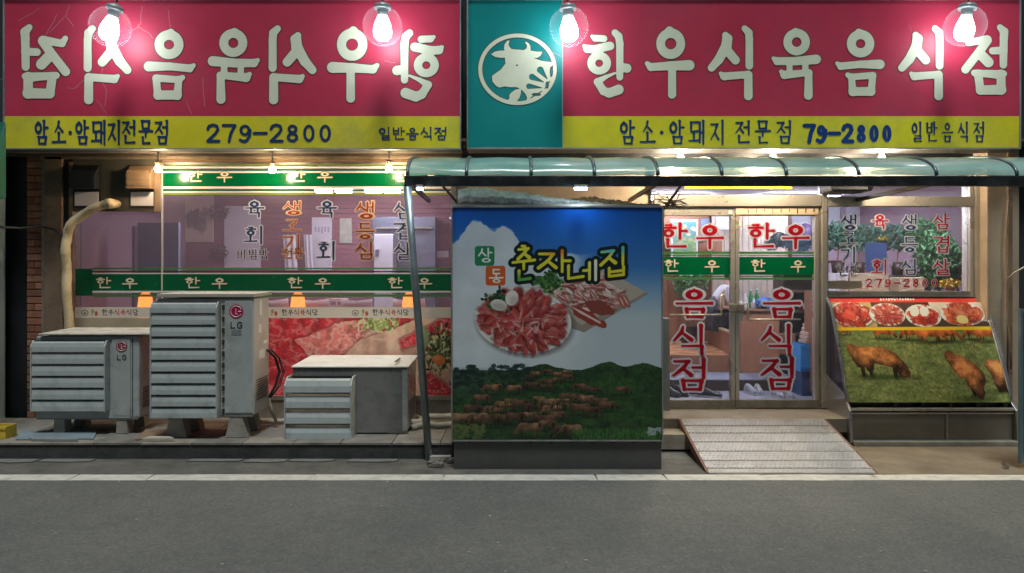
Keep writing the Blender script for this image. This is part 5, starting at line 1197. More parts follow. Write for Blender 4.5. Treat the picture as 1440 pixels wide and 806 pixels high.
# ------------------------------------------------------------------ ramp
def ramp():
    zt, zb2 = .252, .012; yt, yb = Y(7.26), Y(6.21); xa, xb = X(961.5, 7.26), X(1162.5, 7.26); xa2, xb2 = X(992, 6.21), X(1226.5, 6.21)
    xa = xa2 = (xa+xa2)/2; xb = xb2 = (xb+xb2)/2
    t = thing('entrance_ramp', ((xa+xb)/2, yb, 0), 'ribbed metal wheelchair ramp leading up to the glass doors', 'ramp')
    pl = pm('ramp_plate', (.50, .49, .50), .38, .4, var=.1, vs=5, bump=.5, bs=90, dirt=((.3, .24, .19), .5, 4)); n_ = 6
    side = pm('ramp_side', (.20, .10, .07), .7, var=.3, vs=8)
    pos = lambda u: (yb + (yt-yb)*u, zb2 + (zt-zb2)*u)
    us = [0, .07, .2, .36, .53, .70, .85, 1.0]
    for i, (u0, u1) in enumerate(zip(us[:-1], us[1:])):
        (y0, z0), (y1, z1) = pos(u0+.004), pos(u1-.004)
        MB().prism([(y0, z0), (y1, z1), (y1, z1-.02), (y0, z0-.008)], 'x', xa, xb).build('plate', pl, t, bevel=.002, seg=1)
        if 0 < i:
            (ya, za) = pos(u0); m_ = MB(); k = 44
            for q in range(k):
                x0 = xa + (xb-xa)*q/k; m_.box(x0+.003, x0+(xb-xa)/k*.72, ya-.008, ya+.008, za-.002, za+.009)
            m_.box(xa, xb, ya-.012, ya+.012, za-.006, za+.003)
            m_.build('grip_strip', pm('grip_strip', (.6, .57, .52), .4, .3, var=.1), t)
    # tread studs: raised bars over the plates
    m_ = MB(); rr_ = random.Random(1)
    for j in range(26):
        u = .02 + j*.0375
        if min(abs(u-v) for v in us) < .016: continue
        y, z = pos(u)
        for q in range(34):
            x = xa + (xb-xa)*(q+.5+.5*(j % 2))/34.6; a = .014 if (q+j) % 2 else -.014
            m_.add([(x-.014, y-a*.6-.003, z+.0005), (x+.014, y+a*.6-.003, z+.0005), (x+.014, y+a*.6+.003, z+.002), (x-.014, y-a*.6+.003, z+.002), (x, y, z+.0045)], [(0,1,4),(1,2,4),(2,3,4),(3,0,4)])
    s_ = m_.build('tread_studs', pl, t); s_['kind'] = 'stuff'
    for xx_, w_ in ((xa-.02, .018), (xb+.002, .018)):
        MB().prism([(yb+.02, 0.007), (yb, zb2), (yt, zt-.004), (yt, zt-.07), (yb+.3, .007)], 'x', xx_, xx_+w_).build('side_plate', side, t)
ramp()

# ------------------------------------------------------------------ display case right of the doors
def case():
    t = thing('display_case', (X(1300, 7.5), Y(7.5), 0), 'slant-front butcher display case covered with meat and cattle print', 'display case')
    x0, x1 = 3.2, 4.74
    prof = [(Y(7.76), 1.385), (Y(7.66), 1.30), (Y(7.42), .78), (Y(7.30), .40)]
    side = [(Y(7.78), 1.40)] + prof[1:] + [(Y(7.22), .33), (Y(7.20), .03), (Y(7.78), .03)]
    dk = pm('case_side_dark', (.06, .06, .10), .15, .5, var=.15, vs=2); st = pm('case_side_steel', (.40, .40, .42), .3, .7, var=.1, vs=3, dirt=((.2, .17, .14), .4, 4))
    MB().prism(side, 'x', x0-.028, x0-.002).build('side_panel', st, t, bevel=.004)
    MB().prism([(Y(7.77), 1.385), (Y(7.67), 1.28), (Y(7.43), .76), (Y(7.34), .48), (Y(7.77), .62)], 'x', x0-.031, x0-.0285).build('side_window', dk, t)
    MB().prism(side, 'x', x1+.002, x1+.028).build('side_panel', st, t, bevel=.004)
    n_ = 16; m_ = MB(); vs = []; fs = []
    # smooth slanted front: quadratic through the profile
    def pr(u): return (Y(7.76) + (Y(7.28)-Y(7.76))*u**.9, 1.385 + (.40-1.385)*u)
    for i in range(n_+1): a, b = pr(i/n_); vs += [(x0, a, b), (x1, a, b)]
    for i in range(n_):
        k = len(m_.f); m_.f.append((2*i+2, 2*i+3, 2*i+1, 2*i)); v0, v1 = 1-(i+1)/n_, 1-i/n_; m_.uv[k] = ((0, v0), (1, v0), (1, v1), (0, v1))
    m_.v = vs; m_.build('printed_front', imgm('case_print', np.clip(paint_case()*1.12+.02, 0, 1), .3, .5, .2), t, smooth=True)
    inner = [pr(i/n_) for i in range(n_+1)]
    MB().prism([(a+.01, b-.006) for a, b in inner] + [(Y(7.78), .40), (Y(7.78), 1.37)], 'x', x0, x1).build('body', dark, t)
    for xx_ in (x0-.012, x1-.004): MB().tube([(xx_, a-.006, b+.004) for a, b in inner], .008, 6).build('edge_trim', alu, t, smooth=True)
    box('top_rail', alu, t, x0-.02, x1+.02, Y(7.745), Y(7.80), 1.386, 1.400, bevel=.003)
    box('recess', dark, t, x0, x1, Y(7.34), Y(7.7), .30, .399)
    box('steel_rail', steel, t, x0, x1, Y(7.24), Y(7.30), .325, .35, bevel=.004); box('steel_rail', steel, t, x0, x1, Y(7.25), Y(7.31), .295, .31, bevel=.003)
    box('kick_panel', pm('kick_glass', (.20, .18, .15), .15, .2, var=.2, vs=2), t, x0, x1, Y(7.27), Y(7.75), .05, .294)
    for xx_ in (x0+.9, ): box('divider', steel_d, t, xx_, xx_+.02, Y(7.255), Y(7.269), .05, .294)
    box('base', concrete_l, t, x0-.0, x1+.04, Y(7.18), Y(7.78), .007, .049, bevel=.006)
    for i in range(5): box('clip', dark, t, x0+.42+i*.26, x0+.46+i*.26, Y(7.28), Y(7.32), .36, .392)
case()
# things at the right edge
t = thing('banner_stand', (X(1442, 6.35), Y(6.35), 0), 'blue-framed standing sign cut off by the right picture edge', 'sign stand')
bs = pm('blue_steel', (.13, .20, .23), .45, .4, var=.15)
box('frame', bs, t, X(1435, 6.35), X(1438.5, 6.35), Y(6.35), Y(6.38), .05, Z(434, 6.35)); box('frame', bs, t, X(1438.6, 6.35), X(1560, 6.35), Y(6.352), Y(6.378), Z(440, 6.35), Z(435, 6.35))
box('frame', bs, t, X(1560.2, 6.35), X(1564, 6.35), Y(6.35), Y(6.38), .05, Z(434, 6.35)); box('frame', bs, t, X(1438.6, 6.35), X(1560, 6.35), Y(6.352), Y(6.378), .10, .13)
box('board', pm('maroon_board', (.12, .03, .04), .5), t, X(1438.6, 6.35), X(1560, 6.35), Y(6.36), Y(6.37), Z(494, 6.35), Z(440, 6.35)); box('board', pm('teal_board', (.04, .10, .12), .5), t, X(1438.6, 6.35), X(1560, 6.35), Y(6.36), Y(6.37), .13, Z(494.3, 6.35))
MB().prism([(X(1406, 6.4), .075), (X(1407, 6.4), .03), (X(1446, 6.1), .01), (X(1446, 6.1), .05)], 'y', Y(6.33), Y(6.385)).build('foot', steel_d, t, bevel=.004)
MB().prism([(X(1556, 6.4), .05), (X(1556, 6.4), .01), (X(1596, 6.1), .01), (X(1596, 6.1), .05)], 'y', Y(6.33), Y(6.385)).build('foot', steel_d, t, bevel=.004)
tag(MB().tube([(X(1422, 7.5), Y(7.55), Z(392, 7.5)), (X(1428, 7.4), Y(7.42), Z(384, 7.4)), (X(1440, 7.3), Y(7.3), Z(376, 7.3)), (X(1460, 7.3), Y(7.3), Z(372, 7.3))], .008, 6).build('pale_cable', whose, smooth=True), 'thin pale cable curving off the right edge of the stucco pier', 'cable')
tag(MB().tube([(X(1424, 7.5), Y(7.57), Z(280, 7.5)), (X(1420, 7.5), Y(7.575), Z(340, 7.5)), (X(1423, 7.5), Y(7.57), Z(390, 7.5)), (X(1421, 7.5), Y(7.56), Z(430, 7.5)), (X(1427, 7.5), Y(7.55), Z(500, 7.5)), (X(1426, 7.5), Y(7.55), Z(520, 7.5))], .007, 6).build('hanging_cable', pm('brown_cable', (.24, .16, .10), .6), smooth=True), 'brown cable hanging down the stucco pier', 'cable')
# things at the left edge
t = thing('neighbour_building', (X(-60, 7.0), Y(7.6), 0), 'pale blue-grey neighbouring wall at the far left edge', 'building')
box('wall', pm('pale_blue_wall', (.26, .36, .38), .8, var=.15, vs=2, dirt=((.12, .16, .16), .6, 2)), t, -9, X(8, 7.85), Y(7.6), Y(7.85), 0, 3.6, bevel=.01)
tag(MB().prism([(Y(6.8), 2.3), (Y(6.78), 2.55), (Y(6.98), 3.0), (Y(6.98), 2.3)], 'x', -9, X(9, 6.98)).build('green_awning', pm('green_tarp', (.0, .13, .08), .6, var=.2), bevel=.01), 'dark green awning of the neighbour in the upper left corner', 'awning')
t = thing('yellow_crate', (X(-4, 6.85), Y(6.95), .15), 'yellow plastic crate at the left end of the kerb', 'crate')
yc = pm('yellow_plastic', (.62, .44, .05), .5, var=.15)
x0, x1, y0, y1, z0, z1 = X(-34, 6.85), X(10, 6.85), Y(6.83), Y(6.985), .151, .26
box('crate_floor', yc, t, x0, x1, y0, y1, z0, z0+.012)
for a in ((x0, x1, y0, y0+.012), (x0, x1, y1-.012, y1), (x0, x0+.012, y0+.0121, y1-.0121), (x1-.012, x1, y0+.0121, y1-.0121)):
    box('crate_wall', yc, t, *a, z0+.0121, z1, bevel=.003)
box('rim', yc, t, x0-.005, x1+.005, y0-.008, y0-.0005, z1-.025, z1-.002)

# ------------------------------------------------------------------ inside, left dining room
box('raised_floor', pm('wood_floor', (.42, .24, .12), .35, var=.2, vs=6, stretch=(1, 8, 1)), B, XL, -.43, Y(8.2), Y(11.2), ZF+.001, .5)
wt = pm('white_panel', (.62, .62, .68), .5, var=.06, vs=3); wood = pm('brown_wood', (.25, .11, .055), .4, var=.25, vs=5, stretch=(6, 1, 1)); wood_d = pm('dark_wood', (.05, .028, .02), .45, var=.3, vs=5)
slate = pm('slate_steel', (.16, .18, .23), .35, .4, var=.2, vs=2)
def flat(name, a, b, c, e, dep, mat, label, cat, th=.02, group=None, gap=.001):
    y1 = Y(dep) - gap
    return tag(MB().box(X(a, dep), X(b, dep), y1-th, y1, Z(e, dep), Z(c, dep)).build(name, mat, bevel=.003), label, cat, group)
t = thing('framed_painting', (X(271, DL), Y(DL), Z(341, DL)), 'framed ink landscape on the wall behind the green-banded window', 'picture')
MB().box(X(243, DL), X(301, DL), Y(DL)-.04, Y(DL)-.002, Z(341, DL), Z(275, DL)).build('frame', pm('cream_mount', (.56, .47, .40), .6, var=.05), t, bevel=.005)
rect('picture', imgm('ink_picture', paint_ink(), .5), t, 252, 298, 283, 336, DL, Y(DL)-.0415)
flat('white_wall_board', 316, 367, 290, 378, DL, wt, 'wide white panel on the back wall behind the black small letters', 'panel')
t = thing('menu_board', (X(453, DL), Y(DL), Z(380, DL)), 'tall white menu sheet behind the second navy letter column', 'menu board')
MB().box(X(439, DL), X(467, DL), Y(DL)-.02, Y(DL)-.001, Z(380, DL), Z(306, DL)).build('sheet', wt, t)
for j in range(5): box('text_line', pm('faint_text', (.35, .35, .45), .6), t, X(443+4.5*j, DL), X(445.5+4.5*j, DL), Y(DL)-.0215, Y(DL)-.0201, Z(326+j % 3, DL), Z(319, DL))
flat('calendar', 478, 495, 307, 342, DL, pm('calendar_print', (.42, .44, .36), .6, var=.2, vs=12), 'small wall calendar right of the menu sheet', 'calendar')
for a, b, lab in ((398, 415, 'left white cloth strip hanging behind the orange letters'), (427, 438, 'right white cloth strip hanging behind the orange letters')):
    m_ = MB(); n_ = 10; vs = [(X(a, 11), Y(11)+.02*math.sin(k*1.3), 0) for k in range(n_+1)]
    vs = [(X(a, 11)+(X(b, 11)-X(a, 11))*k/n_+.03*r_, Y(11)+.025*math.sin(k*1.4), Z(330, 11)*(1-r_)+Z(380, 11)*r_) for r_ in (0, 1) for k in range(n_+1)]
    m_.add(vs, [(k, k+1, n_+2+k, n_+1+k) for k in range(n_)]); tag(m_.build('cloth_strip', wt, smooth=True), lab, 'cloth', 'white cloth strips')
t = thing('kitchen_unit', (X(568, 10.9), Y(10.9), .5), 'slate grey kitchen alcove behind the right navy letter column', 'cabinet')
box('cabinet', slate, t, X(524, 10.9), X(612, 10.9), Y(10.9), Y(11.15), .5, Z(305, 10.9)); box('shelf', steel_d, t, X(530, 10.9), X(608, 10.9), Y(10.8), Y(10.9), Z(322, 10.9), Z(320, 10.9))
t = thing('refrigerator', (X(539.5, 10.6), Y(10.5), .5), 'pale upright refrigerator in the left dining room', 'refrigerator')
MB().box(X(526, 10.5), X(553, 10.5), Y(10.5), Y(10.8), .5, Z(329, 10.5)).build('body', wt, t, bevel=.01); box('handle', slate, t, X(528, 10.5), X(533, 10.5), Y(10.5)-.02, Y(10.5)-.001, Z(361, 10.5), Z(351, 10.5))
flat('name_plate', 612, 631, 353, 362, DL, wt, 'small pale wall plate near the light box edge', 'plate')
t = thing('room_divider', (X(220, 9), Y(9.0), .5), 'blue-grey room divider behind the white window joint', 'partition')
MB().box(X(193, 9), X(251, 9), Y(9.0), Y(9.06), .5, Z(313, 9)).build('panel', pm('blue_grey_panel', (.20, .25, .38), .5, var=.1), t, bevel=.005)
tag(MB().box(X(110, 9.6), X(190, 9.6), Y(9.6), Y(10.1), .5, Z(318, 9.6)).build('dark_cupboard', pm('dark_plum_wood', (.10, .07, .10), .5, var=.3), bevel=.01), 'tall dark cupboard at the far left inside the window', 'cupboard')
def leaves(c, r, n, s_, seed, flat_=1.):
    rr = random.Random(seed); m_ = MB()
    if s_ > .04: n = int(n*2.1); s_ *= .66
    for i in range(n):
        while True:
            p = Vector((rr.uniform(-1, 1), rr.uniform(-1, 1), rr.uniform(-1, 1)))
            if .25 < p.length < 1: break
        if rr.random() < .25*(1 + math.sin(p.x*5+seed)*math.cos(p.z*6)): continue
        q = Vector(c) + Vector((p.x*r[0], p.y*r[1], p.z*r[2])); L = s_*rr.uniform(.6, 1.3)
        M_ = Matrix.Translation(q) @ Matrix.Rotation(rr.random()*6.28, 4, 'Z') @ Matrix.Rotation(rr.uniform(-1.2, 1.2), 4, 'X') @ Matrix.Rotation(rr.uniform(-.8, .8), 4, 'Y')
        vs = [M_ @ Vector(v) for v in ((0, -L, 0), (L*.45, -L*.2, .12*L), (L*.3, L*.5, .1*L), (0, L, -.15*L), (-L*.3, L*.5, .1*L), (-L*.45, -L*.2, .12*L))]
        m_.add(vs, [(0, 1, 2, 3), (0, 3, 4, 5)])
    return m_
leafA = pm('leaf_green', (.07, .20, .07), .5, var=.5, vs=9); leafB = pm('leaf_blue_green', (.08, .20, .13), .5, var=.5, vs=9); dry = pm('dry_leaf', (.16, .08, .08), .7, var=.4)
for a, b, r_, lab in ((303, 297, .14, 'upper dark dried wreath beside the ink painting'), (303, 355, .14, 'lower dark dried wreath below the ink painting')):
    tag(leaves((X(a, 10.9), Y(11.0), Z(b, 10.9)), (r_, .08, r_*.95), 110, .05, int(b)).build('dried_wreath', dry), lab, 'wreath', 'dried wreaths')
def ceil_light(cx, dep, L, label, e):
    t = thing('ceiling_light', (cx, Y(dep), ZC-.05), label, 'ceiling light', 'fluorescent ceiling lights')
    box('fitting', wt, t, cx-L/2-.02, cx+L/2+.02, Y(dep)-.09, Y(dep)+.09, ZC-.03, ZC-.002); box('tube_cover', e, t, cx-L/2, cx+L/2, Y(dep)-.07, Y(dep)+.07, ZC-.075, ZC-.031)
ew = emit('warm_tube', (1., .86, .80), 28.); ec = emit('cool_tube', (.86, .9, 1.), 62.)
for cx, dep, e, lab in ((X(455, 10.3), 10.3, ew, 'warm fluorescent light behind the top of the second navy column, left of a pair'), (X(483, 10.3), 10.3, ew, 'warm fluorescent light behind the window, right one of the warm pair'),
    (X(525, 10.3), 10.3, ec, 'cool blue fluorescent light, left of the pair near the canopy post'), (X(551, 10.3), 10.3, ec, 'cool blue fluorescent light, right of the pair near the canopy post')):
    ceil_light(cx, dep, .2, lab, e)
for cx, dep, lab in ((-3.2, 9.2, 'fluorescent light over the left part of the left dining room'), (-1.5, 9.2, 'fluorescent light over the middle of the left dining room'),
                     (2.3, 8.1, 'unseen fill light added just inside the glass doors'), (2.3, 11.2, 'fluorescent light over the raised floor behind the doors'), (4.2, 8.12, 'unseen fill light added over the plants inside the right window'), (4.2, 11.2, 'fluorescent light at the back right of the dining room')):  # door and plant lights are unseen, added to brighten crate and carton fronts
    ceil_light(cx, dep, 1.1, lab, ec if 'just' in lab or 'plants' in lab else emit('neutral_tube', (1., .90, .86), 24) if cx < 0 else ec)
# chairs with pale curved backs, tables, glowing orange lanterns
chm = pm('white_chair', (.66, .62, .66), .45, var=.06)
def chair(cx, dep, label):
    t = thing('dining_chair', (cx, Y(dep), .5), label, 'chair', 'white chairs in the left dining room'); y = Y(dep); z = .5
    MB().box(cx-.2, cx+.2, y-.2, y+.2, z+.41, z+.45).build('seat', chm, t, bevel=.015)
    n_ = 8; m_ = MB(); vs = [(cx+.2*math.sin(a), y-.17-.05*math.cos(a)+o_, zz_) for zz_, o_ in ((z+.5, 0), (z+.74, -.02), (z+.79-.0, -.03)) for a in np.linspace(-1.35, 1.35, n_+1)]
    vs = [(v[0], v[1], v[2] + (.03*abs((i % (n_+1))-n_/2)/(n_/2) if i > 2*n_+1 else 0)) for i, v in enumerate(vs)]
    vs2 = [(v[0], v[1]+.022, v[2]) for v in vs]; N = len(vs); m_.add(vs + vs2, [(r_*(n_+1)+k, r_*(n_+1)+k+1, (r_+1)*(n_+1)+k+1, (r_+1)*(n_+1)+k) for r_ in (0, 1) for k in range(n_)] + [(N+(r_+1)*(n_+1)+k, N+(r_+1)*(n_+1)+k+1, N+r_*(n_+1)+k+1, N+r_*(n_+1)+k) for r_ in (0, 1) for k in range(n_)] + [(2*(n_+1)+k, 2*(n_+1)+k+1, N+2*(n_+1)+k+1, N+2*(n_+1)+k) for k in range(n_)])
    m_.build('backrest', chm, t, smooth=True)
    for sx in (-1, 1):
        MB().tube([(cx+sx*.18, y-.17, z+.42), (cx+sx*.18, y-.19, z+.6)], .014, 6).build('back_support', chm, t)
        for sy in (-1, 1): MB().tube([(cx+sx*.17, y+sy*.16, z+.41), (cx+sx*.2, y+sy*.2, z)], .015, 6).build('leg', chm, t)
for px, lab in ((390, 'white chair back just right of the tall condenser top'), (446, 'white chair back below the second navy letter column'), (506, 'white chair back below the orange letters, third from left'), (578, 'white chair back seen behind the canopy post')):
    chair(X(px, 9.6), 9.6, lab)
ol = emit('orange_glow', (1., .22, .03), 2.6)
for px, lab in ((205, 'orange glowing lantern left of the tall condenser'), (419, 'orange-red glowing lantern below the middle of the window'), (576, 'yellow-orange glowing lantern beside the canopy post')):
    c = (X(px, 9.0), Y(9.0), 1.02); t = thing('lantern', c, lab, 'lantern', 'orange lanterns on the tables')
    MB().lathe([(.05, .0), (.085, .06), (.09, .2), (.075, .33), (.04, .38)], c, 12).build('shade', ol, t, smooth=True); MB().lathe([(.06, -.02), (.06, -.001)], c, 12).build('lantern_foot', dark, t)
for px, lab in ((205, 'wooden table with a lantern at the left end'), (430, 'wooden table behind the middle of the banner'), (576, 'wooden table behind the canopy post')):
    cx = X(px, 9.0); t = thing('dining_table', (cx, Y(9.0), .5), lab, 'table', 'tables of the left dining room')
    MB().box(cx-.4, cx+.4, Y(8.75), Y(9.3), .97, .999).build('table_top', wood, t, bevel=.006)
    for sx in (-.35, .35):
        for yy in (8.8, 9.25): box('leg', dark, t, cx+sx-.02, cx+sx+.02, Y(yy)-.02, Y(yy)+.02, .5, .969)
t = thing('bottle_crate', (X(473, 9.7), Y(9.7), 1.0), 'pale carton with holes between the chair backs', 'crate')
q = pm('peach_crate', (.62, .46, .38), .6, var=.1)
x0, x1, y0, y1 = X(463, 9.7), X(484, 9.7), Y(9.7), Y(9.95)
tag(box('side_table', wood, None, x0-.1, x1+.3, y0-.05, y1+.05, .5, 1.0), 'wooden side table under the pale carton', 'table')
for k in range(4): box('crate_band', q, t, x0, x1, y0, y1, 1.002+k*.088, 1.04+k*.088)
for xx_ in (x0, (x0+x1)/2-.01, x1-.02): box('crate_post', q, t, xx_, xx_+.02, y0-.004, y0-.0005, 1.002, 1.3)

# ------------------------------------------------------------------ inside, behind the glass doors
slatw = pm('pale_slat_wall', (.46, .38, .31), .7, var=.12, vs=9)
bw_ = sub('slatted_wall', B); DW = 11.6
xs_ = X(1002, DW)
while xs_ < X(1110, DW): box('wall_slat', slatw, bw_, xs_, xs_+.085, Y(DW), Y(DW)+.03, .9, ZC-.001); xs_ += .092
box('backing', slatw, bw_, X(1002, DW), X(1112, DW), Y(DW)+.031, Y(DW)+.06, .3, ZC-.001)
box('dark_jamb', wood_d, bw_, X(1106, DW)+.02, X(1112, DW), Y(DW)-.05, Y(DW)-.001, .9, ZC-.001)
brw = pm('red_brown_wood', (.30, .13, .07), .4, var=.2, vs=4, stretch=(6, 1, 1))
box('wood_wall', brw, B, X(925, 11.9), X(1002, DW), Y(11.8), Y(11.9), .3, ZC-.001)
for px in (940, 957, 975, 1000): box('wood_batten', wood, B, X(px, 11.7), X(px+2, 11.7), Y(11.77), Y(11.799), .6, 2.0)
t = thing('framed_poster', (X(971, 11), Y(11.4), Z(355, 11)), 'white-framed colourful picture behind the left glass door', 'picture')
MB().box(X(952, 11), X(991, 11), Y(11.4), Y(11.44), Z(362, 11), Z(306, 11)).build('frame', wt, t, bevel=.004); rect('picture', imgm('poster_print', paint_poster(), .5), t, 954.5, 988.5, 309, 360, 11, Y(11.4)-.002)
t2_ = thing('poster_rail', (X(971, 11), Y(11.5), 2.0), 'thin wall rail behind the framed picture', 'rail'); box('rail', wood_d, t2_, X(940, 11), X(1000, 11), Y(11.45), Y(11.79), Z(340, 11), Z(338, 11))
flat('white_notice', 1007, 1027, 305, 323, 11.5, wt, 'white notice on the slatted wall at the top of the left door', 'notice', gap=.0)
flat('blue_wall_board', 994, 1007, 305, 335, 11.4, pm('blue_grey_panel', (.20, .25, .38)), 'blue-grey panel between the framed picture and the notice', 'panel', gap=-.38)
flat('brown_board', 1001, 1015, 338, 355, 11.5, brw, 'brown wooden board below the white notice', 'board', gap=.0)
flat('white_poster', 1117, 1153, 292, 345, 11.9, wt, 'white poster behind the purple balloon', 'poster', gap=-.4)
t = thing('wall_bell', (X(1040, 11.5), Y(11.55), Z(318, 11.5)), 'small brass bell hanging on the slatted wall', 'bell')
MB().lathe([(.055, 0), (.05, .01), (.035, .06), (.02, .1), (.004, .11)], t.location, 12).build('bell', pm('brass', (.35, .2, .06), .35, .8), t, smooth=True)
MB().tube([t.location+Vector((0, 0, .11)), t.location+Vector((0, .0, .25))], .006, 5).build('cord', dark, t)
# floors: step, raised floor, second tier
box('entry_step', pm('step_tile', (.22, .24, .32), .45, var=.1), B, .9, X(1100, 9.6), Y(9.0), Y(9.7), ZF+.001, .38)
box('step_nosing', wood_d, B, .9, X(1100, 9.6), Y(8.985), Y(8.999), ZF+.001, .372)
rfm = pm('heated_floor', (.55, .28, .13), .25, var=.15, vs=3, stretch=(1, 6, 1))
box('raised_floor', rfm, B, .9, X(1100, 9.6), Y(9.72), Y(12.35), .381, .59); box('floor_riser', wood, B, .9, X(1028, 9.7), Y(9.70), Y(9.719), .381, .588)
MB().prism([(2.75, Y(9.75)), (3.6, Y(9.75)), (3.6, Y(12.3)), (3.02, Y(12.3))], 'z', .591, .86).build('floor_tier', brw, B, bevel=.01)
MB().prism([(2.74, Y(9.73)), (2.80, Y(9.73)), (3.08, Y(12.3)), (3.01, Y(12.3))], 'z', .861, .885).build('tier_edge', pm('pale_wood_edge', (.62, .44, .26), .4, var=.1), B)
t = thing('counter', (X(1068, 9.65), Y(9.6), .381), 'brown wooden counter behind the right glass door', 'counter')
box('front', brw, t, X(1041, 9.6), X(1096, 9.6), Y(9.6), Y(9.72), .382, Z(438, 9.6), bevel=.005); box('panel_edge', wood, t, X(1036, 9.6), X(1040.8, 9.6), Y(9.595), Y(9.73), .382, Z(436, 9.6))
box('top', wood, t, X(1036, 9.6), X(1100, 9.6), Y(9.56), Y(10.5), Z(437.8, 9.6), Z(435, 9.6), bevel=.004)
CT = Z(435, 9.6); rr = random.Random(21)
gm = [glassm('green_bottle_glass', (.15, .6, .25), 2), pm('white_bottle', (.6, .62, .62), .3), pm('blue_bottle', (.08, .2, .5), .3), pm('red_lid', (.5, .05, .05), .3)]
for i, (px, dep, h_, mi, lab) in enumerate(((1048, 9.9, .2, 1, 'white bottle at the left end of the counter'), (1056, 10.0, .24, 0, 'green bottle second from the left on the counter'), (1060, 9.8, .13, 1, 'short white jar between the green bottles'), (1064, 10.0, .25, 0, 'taller green bottle in the middle of the counter'), (1084, 10.1, .22, 1, 'white bottle at the right of the counter'), (1079, 9.95, .16, 3, 'small red-capped pot near the blue bag'))):
    c = (X(px, dep), Y(dep), CT+.001); t = thing('bottle', c, lab, 'bottle', 'bottles on the counter')
    MB().lathe([(.03, 0), (.034, .01), (.034, h_*.55), (.014, h_*.78), (.013, h_*.93)], c, 10).build('glass_body', gm[mi] if mi else pm('green_bottle', (.03, .22, .08), .15, coat=.5), t, smooth=True); MB().lathe([(.015, h_*.931), (.015, h_)], c, 8).build('cap', gm[1], t)
for i, (px, dep, r_, lab) in enumerate(((1044, 10.1, .07, 'white dish stack behind the white bottle'), (1070, 9.8, .08, 'white bowl in front of the blue bag'), (1090, 9.8, .07, 'white bowl at the right end of the counter'))):
    c = (X(px, dep), Y(dep), CT+.001); tag(MB().lathe([(r_*.5, 0), (r_*.9, .04), (r_, .075), (r_*.93, .075), (r_*.5, .02)], c, 14).build('bowl', wt, smooth=True), lab, 'bowl', 'bowls on the counter')
def crumple(c, r, seed, amp=.25, n=10):
    rr2 = random.Random(seed); bm = bmesh.new(); bmesh.ops.create_icosphere(bm, subdivisions=3, radius=1)
    for v in bm.verts: k = 1 + amp*math.sin(v.co.x*7+seed)*math.cos(v.co.y*6+seed*2) + amp*.6*rr2.uniform(-1, 1); v.co = Vector((c[0]+v.co.x*r[0]*k, c[1]+v.co.y*r[1]*k, c[2]+v.co.z*r[2]*k))
    m_ = MB(); m_.v = [tuple(v.co) for v in bm.verts]; m_.f = [tuple(q.index for q in f.verts) for f in bm.faces]; bm.free(); return m_
tag(crumple((X(1076, 9.75), Y(9.75), CT+.075), (.11, .08, .07), 3).build('blue_bag', pm('blue_bag', (.07, .18, .55), .4, var=.3, vs=12)), 'crumpled blue bag on the counter', 'bag')
# pale back counter with kitchen things
box('kitchen_counter', wt, B, X(1035, 11), X(1100, 11), Y(11.0), Y(11.4), .3, 1.05)
# dark shelf unit right of the counter
t = thing('shoe_shelf', (X(1125, 10), Y(9.9), ZF), 'dark brown open shelf unit behind the right glass door', 'shelf')
sx0, sx1 = X(1099, 9.9), X(1162, 9.9)
box('back_board', wood_d, t, sx0, sx1, Y(10.2), Y(10.22), ZF+.001, 1.75); box('side_board', wood_d, t, sx0, sx0+.03, Y(9.9), Y(10.199), ZF+.001, 1.75); box('side_board', wood_d, t, sx1-.03, sx1, Y(9.9), Y(10.199), ZF+.001, 1.75)
for k, zz in enumerate((.3, .55, .82, 1.12, 1.38, 1.72)): box('shelf_board', pm('shelf_brown', (.12, .06, .04), .5, var=.2), t, sx0+.031, sx1-.031, Y(9.9), Y(10.199), zz, zz+.025)
for k, (px, m_, lab) in enumerate(((1126, gm[3], 'red cup on the upper shelf board'), (1132, wt, 'white cup on the upper shelf board'), (1138, pm('grey_cup', (.25, .27, .3), .4), 'grey cup on the upper shelf board'))):
    c = (X(px, 9.95), Y(9.96), 1.146); tag(MB().lathe([(.02, 0), (.03, .09), (.026, .09), (.018, .01)], c, 10).build('cup', m_, smooth=True), lab, 'cup', 'cups on the shelf')
# paper flowers and balloon on top of the shelf
for k, (px, py, r_, m_) in enumerate(((1086, 343, .10, pm('grey_blue_paper', (.12, .17, .22), .6, var=.4, vs=12)), (1096, 337, .11, pm('grey_blue_paper2', (.14, .2, .26), .6, var=.4, vs=12)), (1108, 341, .10, pm('sky_paper', (.14, .32, .46), .6, var=.4, vs=12)), (1128, 343, .12, pm('sky_paper', (0, 0, 0))), (1139, 337, .12, pm('sky_paper', (0, 0, 0))), (1147, 326, .10, pm('pale_sky_paper', (.30, .48, .58), .6, var=.4, vs=12)))):
    tag(leaves((X(px, 10.0), Y(10.0), Z(py, 10.0)), (r_, .09, r_*.9), 120, .05, 60+k).build('paper_flower', m_),
        ['greyish paper flower at the left end of the shelf top', 'grey-blue paper flower second from the left', 'blue paper flower just left of the balloon', 'blue paper flower under the balloon', 'blue paper flower right of the balloon', 'pale blue paper flower at the upper right'][k], 'paper flower', 'paper flowers on the shelf')
tag(MB().box(sx0-.35, sx1+.2, Y(9.85), Y(10.25), 1.76, 1.79).build('shelf_top_board', wood, bevel=.004), 'brown board lying on top of the dark shelf unit', 'board')
tag(MB().lathe([(.004, -.1), (.05, -.08), (.085, -.02), (.085, .04), (.05, .1), (.004, .115)], (X(1133, 9.9), Y(9.9), Z(326, 9.9)), 16).build('balloon', pm('lilac_balloon', (.38, .25, .55), .25, coat=.4), smooth=True), 'lilac balloon among the blue paper flowers', 'balloon')
